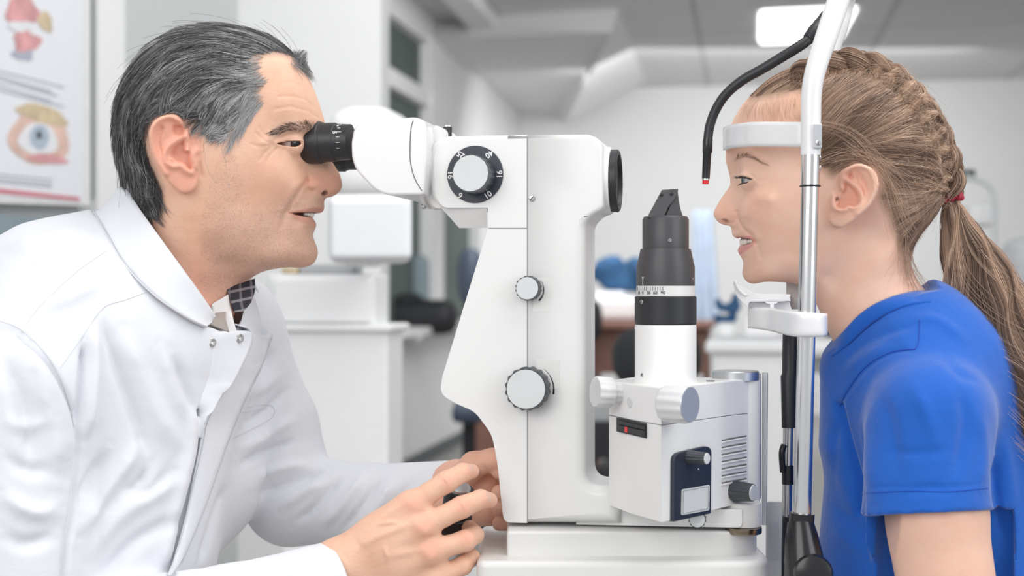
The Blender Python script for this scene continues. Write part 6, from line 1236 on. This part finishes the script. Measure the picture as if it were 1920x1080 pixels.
S, own = clumped(S, 34, 0.8, 0.75); tn = tn + rng.normal(0, 0.13, NR)[own]
rad = np.array([0.00016, 0.00016, 0.00016, 0.00015, 0.00014, 0.00013, 0.00011, 0.00008, 0.00003])
hair = curves_obj('hair', S, rad, np.clip(tn, 0, 1), M['hair_man'], man)
# front tuft and loose ends
n_ = 520; tr = np.array([onsurf(mtree, x, y, 0.0)[0] for x, y in zip(rng.uniform(545, 578, n_), rng.uniform(92, 126, n_))]); tr += np.outer(rng.uniform(-0.01, 0.025, n_), -FD.M[2])
fl = field([(540,95,1,.25),(575,120,.75,.7),(590,150,.6,1)], 25); S = grow(mtree, tr, FD, fl, rng.uniform(0.008, 0.021, n_), rng.uniform(0.001, 0.006, n_), 7, 0.35, clump=9)
curves_obj('hair', S, rad[[0, 2, 4, 5, 6, 7, 8]]*0.85, np.clip(rng.normal(0.62, 0.15, n_), 0, 1), M['hair_man'], man)
n_ = 90; r2, _ = scalp_roots(man, FD, n_, lambda p: (p[:, 1] < 330)*(p[:, 0] < 590)*1.0); S = grow(mtree, r2, FD, flow_m, rng.uniform(0.03, 0.06, n_), rng.uniform(0.009, 0.017, n_), 10, 0.8, clump=30)
curves_obj('hair', S, 0.00009, np.clip(rng.normal(0.35, 0.25, n_), 0, 1), M['hair_man'], man)
tl_ = patch(mtree, 950, [(470,115),(496,106),(492,130),(506,150),(488,172),(500,190),(482,212),(474,226),(452,245),(440,262),(430,258),(445,230),(462,200),(476,165),(474,140)]); tfl = field([(480,120,-1,.2),(490,160,-1,.5),(480,200,-.95,.6),(450,240,-.5,1)], 26)
curves_obj('hair', grow(mtree, tl_, FD, tfl, rng.uniform(0.006, 0.022, 950), rng.uniform(0.0004, 0.0022, 950), 7, 0.3, clump=9), np.array([0.00005, 0.00008, 0.00009, 0.00009, 0.00008, 0.00006, 0.00003]), np.clip(rng.normal(0.85, 0.15, 950), 0, 1), M['hair_man'], man)
# eyebrow, lashes, stubble
bf = field([(510,250,-.9,.35),(530,240,-.9,-.1),(560,238,-.8,-.5),(590,240,-.5,-.8),(600,244,-.4,-.9)], 14)
br_ = patch(mtree, 300, [(508,247),(522,238),(545,232),(575,231),(603,238),(603,248),(575,246),(545,245),(522,250),(512,255)])
curves_obj('eyebrow', grow(mtree, br_, FD, lambda p: -bf(p)*[1, 1] if False else bf(p), rng.uniform(0.004, 0.008, 300), rng.uniform(0.0004, 0.0014, 300), 5, 0.3), np.array([0.00009, 0.00009, 0.00008, 0.00006, 0.00003]), np.clip(rng.normal(0.33, 0.15, 300), 0, 1), M['brow_man'], man)
n_ = 9500; sr_ = patch(mtree, n_, [(378,400),(392,340),(415,285),(440,275),(450,330),(470,385),(500,400),(525,372),(560,365),(600,368),(612,375),(608,392),(575,388),(540,393),(530,410),(560,430),(590,434),(600,470),(590,505),(520,512),(480,530),(450,560),(400,570),(370,520),(380,450)])
l_ = sr_ + rng.normal(0, 0.0002, (n_, 3)); nn = np.array([np.array(mtree.find_nearest(Vector(p))[1]) for p in l_]); gd = FD.M[1]*-1 + FD.M[0]*0.2
d_ = nn*0.6 + gd*0.8 + rng.normal(0, 0.3, (n_, 3)); d_ /= np.linalg.norm(d_, axis=1, keepdims=True); L = rng.uniform(0.0003, 0.0009, n_)
curves_obj('stubble', np.stack([l_, l_ + d_*L[:, None]*0.5, l_ + d_*L[:, None]], 1), np.array([0.000075, 0.00007, 0.00004]), rng.uniform(0, 1, n_)**0.9, M['stubble'], man)

gtr = mk_tree(girl)
braid_path = [(1490,150),(1515,138),(1550,128),(1585,124),(1620,128),(1652,141),(1682,163),(1708,190),(1730,220),(1750,252),(1766,284),(1777,312),(1782,340),(1780,366)]
stop = np.array(braid_path, float)
flow_g = field([(1400,185,.8,-.7),(1440,165,1,-.45),(1480,150,1,-.4),(1480,180,1,-.3),(1520,160,.8,-.7),(1530,200,.5,-1),(1530,240,.7,-.8),(1530,285,.9,-.5),(1560,160,.5,-.9),(1570,220,.55,-.8),(1600,180,.6,-.8),(1600,240,.7,-.6),(1590,285,1,-.25),(1650,190,.7,-.7),(1650,240,.8,-.45),(1640,290,1,.12),(1670,330,1,.28),(1700,220,.8,-.5),(1720,270,1,.1),(1720,320,1,.25),(1720,350,1,.2),(1670,380,1,.0),(1670,430,.75,-.5),(1700,470,.6,-.8),(1740,400,.9,-.35),(1700,160,.6,-.5),(1740,240,.8,-.2),(1755,320,.9,.4)], 26)
NG = 17000; r_, _ = scalp_roots(girl, FG, NG, lambda p: np.where((p[:, 1] > 270) & (p[:, 0] < 1500), 0, 1)*np.where(p[:, 1] < 470, 1, 0.5))
bsm = smooth_poly(braid_path, 8, False); prg = to_pix(r_); D2 = ((prg[:, None] - bsm[None])**2).sum(2); sec = D2.argmin(1)/len(bsm); dbr = np.sqrt(D2.min(1)); near_b = np.clip(1.25 - dbr/95, 0, 1); sw = np.sin(sec*2*math.pi*15 + dbr*0.012)
S = grow(gtr, r_, FG, flow_g, rng.uniform(0.035, 0.11, NG), rng.uniform(0.0008, 0.0040, NG)*(1 + 0.9*vnoise(r_, 45, 6.6)) + 0.0032*np.clip(sw, 0, 1)*near_b*rng.uniform(0.5, 1, NG), 12, 0.15, stop=stop, clump=13)
tn = 0.50 + 0.45*vnoise(r_, 150, 1.7) + 0.25*vnoise(r_, 50, 2.7) + rng.normal(0, 0.13, NG) + 0.30*sw*near_b  # last term paints shade: lighter on raised sections near the braid, darker between
S, own = clumped(S, 30, 0.6, 0.6); tn = tn + rng.normal(0, 0.12, NG)[own]
radg = np.array([0.00013]*8 + [0.00012, 0.0001, 0.00008, 0.00004])
curves_obj('hair', S, radg, np.clip(tn, 0, 1), M['hair_girl'], girl)
# plait
bp3 = np.array([PW(x, y, 15 - 9*(i/130.0)) for i, (x, y) in enumerate(smooth_poly(braid_path, 10, False))]); seg = np.linalg.norm(np.diff(bp3, axis=0), axis=1); cum = np.r_[0, np.cumsum(seg)]; Lb = cum[-1]
Kb = 110; tt = np.linspace(0, 1, Kb); bc = np.stack([np.interp(tt*Lb, cum, bp3[:, i]) for i in range(3)], -1)
T = np.gradient(bc, axis=0); T /= np.linalg.norm(T, axis=1, keepdims=True); Sd = np.tile(FG.M[2], (Kb, 1)); Nn = np.cross(T, Sd); cen = PW(1600, 280, 0); sgn_ = np.sign(((bc - cen)*Nn).sum(1, keepdims=True)); Nn = Nn*sgn_
M['hair_core'] = mat('braid_shadow_hair', (0.12, 0.075, 0.05), 0.6)  # dark brown cores under the strands so gaps are not see-through
wid = np.interp(tt, [0, 0.1, 0.6, 0.85, 1], [11, 19, 20, 14, 5])*0.001
allS, allT = [], []
for k in range(3):
    ph = 2*math.pi*(tt*Lb/0.066 + k/3); cc = bc + Sd*(np.sin(ph)*wid)[:, None] + Nn*(0.0028 + 0.0046*np.sin(2*ph))[:, None]; tr_ = np.interp(tt, [0, 0.1, 0.7, 1], [5.5, 8.4, 8.6, 5])*0.001
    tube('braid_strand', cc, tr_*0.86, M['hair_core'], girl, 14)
    T2 = np.gradient(cc, axis=0); T2 /= np.linalg.norm(T2, axis=1, keepdims=True); U = np.cross(T2, Nn); U /= np.linalg.norm(U, axis=1, keepdims=True); V2 = np.cross(T2, U)
    nh = 620; a = rng.uniform(0, 2*math.pi, nh); rr = np.sqrt(rng.uniform(0.62, 1.12, nh)); tw_ = rng.normal(0, 0.25, nh)
    A_ = a[:, None] + tw_[:, None]*tt[None]*6; R_ = rr[:, None]*tr_[None]*(1 + 0.06*np.sin(8*tt[None]*6 + a[:, None]*3))
    st_ = cc[None] + (np.cos(A_)*R_)[..., None]*U[None] + (np.sin(A_)*R_)[..., None]*V2[None]; allS.append(st_); allT.append(np.clip(0.5 + 0.3*np.sin(a*5 + k) + rng.normal(0, 0.14, nh), 0, 1))
curves_obj('braid', np.concatenate(allS), 0.00014, np.concatenate(allT), M['hair_girl'], girl)
# ponytail
pp = [(1780,366,2),(1784,385,4),(1794,420,8),(1813,470,14),(1838,530,24),(1866,595,36),(1896,660,48),(1926,730,58),(1950,800,64),(1985,880,66)]
pw_ = [13, 16, 29, 47, 63, 73, 76, 72, 62, 40]
pc = np.array([PW(*p) for p in smooth_poly(pp, 6, False)]); Kp = len(pc); wv = np.interp(np.linspace(0, 1, Kp), np.linspace(0, 1, len(pw_)), pw_)*0.00049
T = np.gradient(pc, axis=0); T /= np.linalg.norm(T, axis=1, keepdims=True); Wd = np.tile(FG.M[2], (Kp, 1)); U = np.cross(T, Wd); U /= np.linalg.norm(U, axis=1, keepdims=True); V2 = np.cross(U, T)
rows = [pc[i] + wv[i]*0.80*(np.cos(th)*U[i] + 0.62*np.sin(th)*V2[i]) for i in range(Kp) for th in [None]] if False else np.array([[pc[i] + wv[i]*0.78*(math.cos(t)*U[i] + 0.6*math.sin(t)*V2[i]) for t in np.linspace(0, 2*math.pi, 24, endpoint=False)] for i in range(Kp)])
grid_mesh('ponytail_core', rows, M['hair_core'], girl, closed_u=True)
nh = 5200; a = rng.uniform(0, 2*math.pi, nh); rr = rng.uniform(0.45, 1.0, nh)**0.5; ku = np.linspace(0, 1, Kp); end = rng.uniform(0.6, 1.0, nh)
gi = np.round(ku[None]*end[:, None]*(Kp-1), 4); i0 = np.floor(gi).astype(int).clip(0, Kp-2); f_ = (gi - i0)[..., None]
def at(X): return X[i0]*(1-f_) + X[i0+1]*f_
swirl = 0.5*np.sin(gi/Kp*5 + 1.0) + 0.35*vnoise(np.stack([np.cos(a), np.sin(a), a*0], -1), 2.0, 5.0)[:, None]*gi/Kp*4; A_ = a[:, None] + swirl
spread = 1 + np.clip(rng.normal(0, 0.10, nh), -0.3, 0.6)[:, None]*gi/Kp; R_ = rr[:, None]*at(wv[:, None])[..., 0]*spread*1.02
wave = 0.05*np.sin(gi*0.55 + a[:, None]*4)*R_
S = at(pc) + (np.cos(A_)*R_ + wave)[..., None]*at(U) + (np.sin(A_)*R_*0.66)[..., None]*at(V2)
tn = np.clip(0.42 + 0.30*np.sin(a*7)*rr + rng.normal(0, 0.17, nh), 0, 1)
curves_obj('ponytail', S, np.interp(ku, [0, .7, 1], [0.00015, 0.00014, 0.00005]), tn, M['hair_girl'], girl)
nh = 160; a = rng.uniform(0, 2*math.pi, nh); gi = np.tile(np.arange(Kp), (nh, 1)); R_ = wv[None]*(1.0 + rng.uniform(0.05, 0.5, nh)[:, None]*(gi/Kp)**1.5 + 0.1*np.sin(gi*0.35 + a[:, None]*3)); A_ = a[:, None] + 0.9*np.sin(gi*0.12 + a[:, None])
curves_obj('ponytail', pc[None] + (np.cos(A_)*R_)[..., None]*U[None] + (np.sin(A_)*R_*0.7)[..., None]*V2[None], 0.00008, rng.uniform(0.5, 1, nh), M['hair_girl'], girl)
# red tie: a lumpy ring
M['scrunchie'] = mat('crimson_hair_tie', (0.42, 0.025, 0.06), 0.6, var=0.25, scale=500, bump=0.5, bscale=900)
c0 = PW(1783, 371, 3); ta = PW(1790, 400, 6) - PW(1779, 350, 2); ta /= np.linalg.norm(ta); u_ = np.cross(ta, FG.M[2]); u_ /= np.linalg.norm(u_); v2_ = np.cross(ta, u_)
ring = [c0 + (math.cos(t)*u_ + math.sin(t)*v2_)*(0.0078 + 0.0006*math.sin(9*t)) + ta*0.0012*math.sin(7*t) for t in np.linspace(0, 2*math.pi, 73)]
tube('hair_tie', ring, [0.0034 + 0.0006*math.sin(i*1.9) for i in range(73)], M['scrunchie'], girl, 14, cap=False)
# fine loose hairs
n_ = 240; r2, _ = scalp_roots(girl, FG, n_, lambda p: (p[:, 1] < 430)*1.0); S = grow(gtr, r2, FG, flow_g, rng.uniform(0.03, 0.08, n_), rng.uniform(0.004, 0.012, n_), 12, 1.0, clump=40)
curves_obj('hair', S, 0.00007, rng.uniform(0.5, 1, n_), M['hair_girl'], girl)
n_ = 500; r2 = patch(gtr, n_, [(1392,185),(1420,168),(1500,165),(1505,225),(1440,215),(1400,205)]); ff = field([(1395,190,-.3,.9),(1450,190,.2,.9),(1500,200,.8,.6)], 25)
curves_obj('hair', grow(gtr, r2, FG, ff, rng.uniform(0.006, 0.018, n_), rng.uniform(0.0004, 0.002, n_), 6, 0.5, clump=20), 0.000035, rng.uniform(0.7, 1, n_), M['hair_girl'], girl)
n_ = 120; r2 = patch(gtr, n_, [(1680,430),(1700,430),(1720,500),(1700,510)]); ff = field([(1690,440,.3,1),(1720,500,.2,1),(1740,540,-.2,1)], 25)
curves_obj('hair', grow(gtr, r2, FG, ff, rng.uniform(0.02, 0.05, n_), rng.uniform(0.002, 0.010, n_), 9, 0.8, clump=20), 0.00008, rng.uniform(0.3, 0.9, n_), M['hair_girl'], girl)
# long strands falling over the side of the head, behind the ear
def free(pl, n, spread, rad, t0, t1):
    out = [];
    for i in range(n):
        o_ = rng.normal(0, spread, 2); row = []
        for k_, (x, y) in enumerate(smooth_poly(pl, 3, False)):
            g_ = 0.4 + 0.6*k_/10; p_, n2 = onsurf(gtr, x + o_[0]*g_, y + o_[1]*g_, 0.0045 + 0.002*math.sin(k_*0.8 + i)); row.append(p_)
        out.append(row)
    curves_obj('hair', np.array(out), rad, rng.uniform(t0, t1, n), M['hair_girl'], girl)
free([(1500,235),(1545,232),(1590,245),(1625,275),(1650,320),(1665,370),(1680,420)], 16, 9, 0.00008, 0.6, 1); free([(1590,270),(1630,300),(1665,350),(1690,410),(1705,440)], 16, 9, 0.00008, 0.5, 1)
free([(1560,300),(1610,290),(1650,305),(1690,350),(1700,400)], 14, 9, 0.00008, 0.5, 1); free([(1505,310),(1540,300),(1580,285),(1630,290),(1690,330)], 14, 9, 0.00008, 0.5, 1)
# brow and lashes of the girl
br_ = patch(gtr, 260, [(1376,303),(1383,294),(1396,290),(1411,292),(1428,301),(1440,308),(1424,303),(1408,297),(1396,295),(1383,301)]); bfg = field([(1380,298,.5,-.8),(1400,292,1,-.1),(1430,302,1,.4)], 14)
curves_obj('eyebrow', grow(gtr, br_, FG, bfg, rng.uniform(0.003, 0.006, 260), rng.uniform(0.0003, 0.0009, 260), 4, 0.2), 0.00005, rng.uniform(0.35, 0.8, 260), M['hair_girl'], girl)
LS = []
for i in range(34):
    s_ = i/33; x0, y0, w0_ = 1388 + 22*s_, 331.5 - 1.0*math.sin(s_*3.1) + 4.2*s_, 27 + 12.5*math.sin(min(s_*1.25, 1)*1.57); Ln = (14 - 9*s_)*(0.85 + 0.3*rng.random())
    a_ = math.radians(186 - 14*s_ + rng.normal(0, 5)); p0 = PW(x0, y0, w0_); p1 = PW(x0 + math.cos(a_)*Ln*0.5, y0 - math.sin(a_)*Ln*0.5 + 1.2, w0_ + 2.5); p2 = PW(x0 + math.cos(a_)*Ln, y0 - math.sin(a_)*Ln - 2.4, w0_ + 3.5); LS.append([p0, p1, p2])
for i in range(12):
    s_ = i/11; x0, y0, w0_ = 1389 + 14*s_, 343.5 - 2.2*s_, 27 + 9*s_; Ln = 9*(0.6 + 0.5*rng.random())*(1 - 0.5*s_); LS.append([PW(x0, y0, w0_), PW(x0 - Ln*0.45, y0 + Ln*0.35, w0_ + 1.5), PW(x0 - Ln*0.9, y0 + Ln*0.6, w0_ + 2)])
curves_obj('eyelashes', np.array(LS), np.array([0.00032, 0.00024, 0.00006]), np.zeros(len(LS)), M['lash'], girl)
LS = []
for i in range(18):
    s_ = i/17; x0, y0 = 535 + 26*s_, 264.5 - 0.5*s_; w0_ = 42 - 14*s_; LS.append([PW(x0, y0, w0_), PW(x0 + 3, y0 + 0.5, w0_ + 2.5), PW(x0 + 7, y0 + 1.5, w0_ + 3.5)])
curves_obj('eyelashes', np.array(LS), np.array([0.00018, 0.00013, 0.00004]), np.zeros(len(LS)), M['lash'], man)
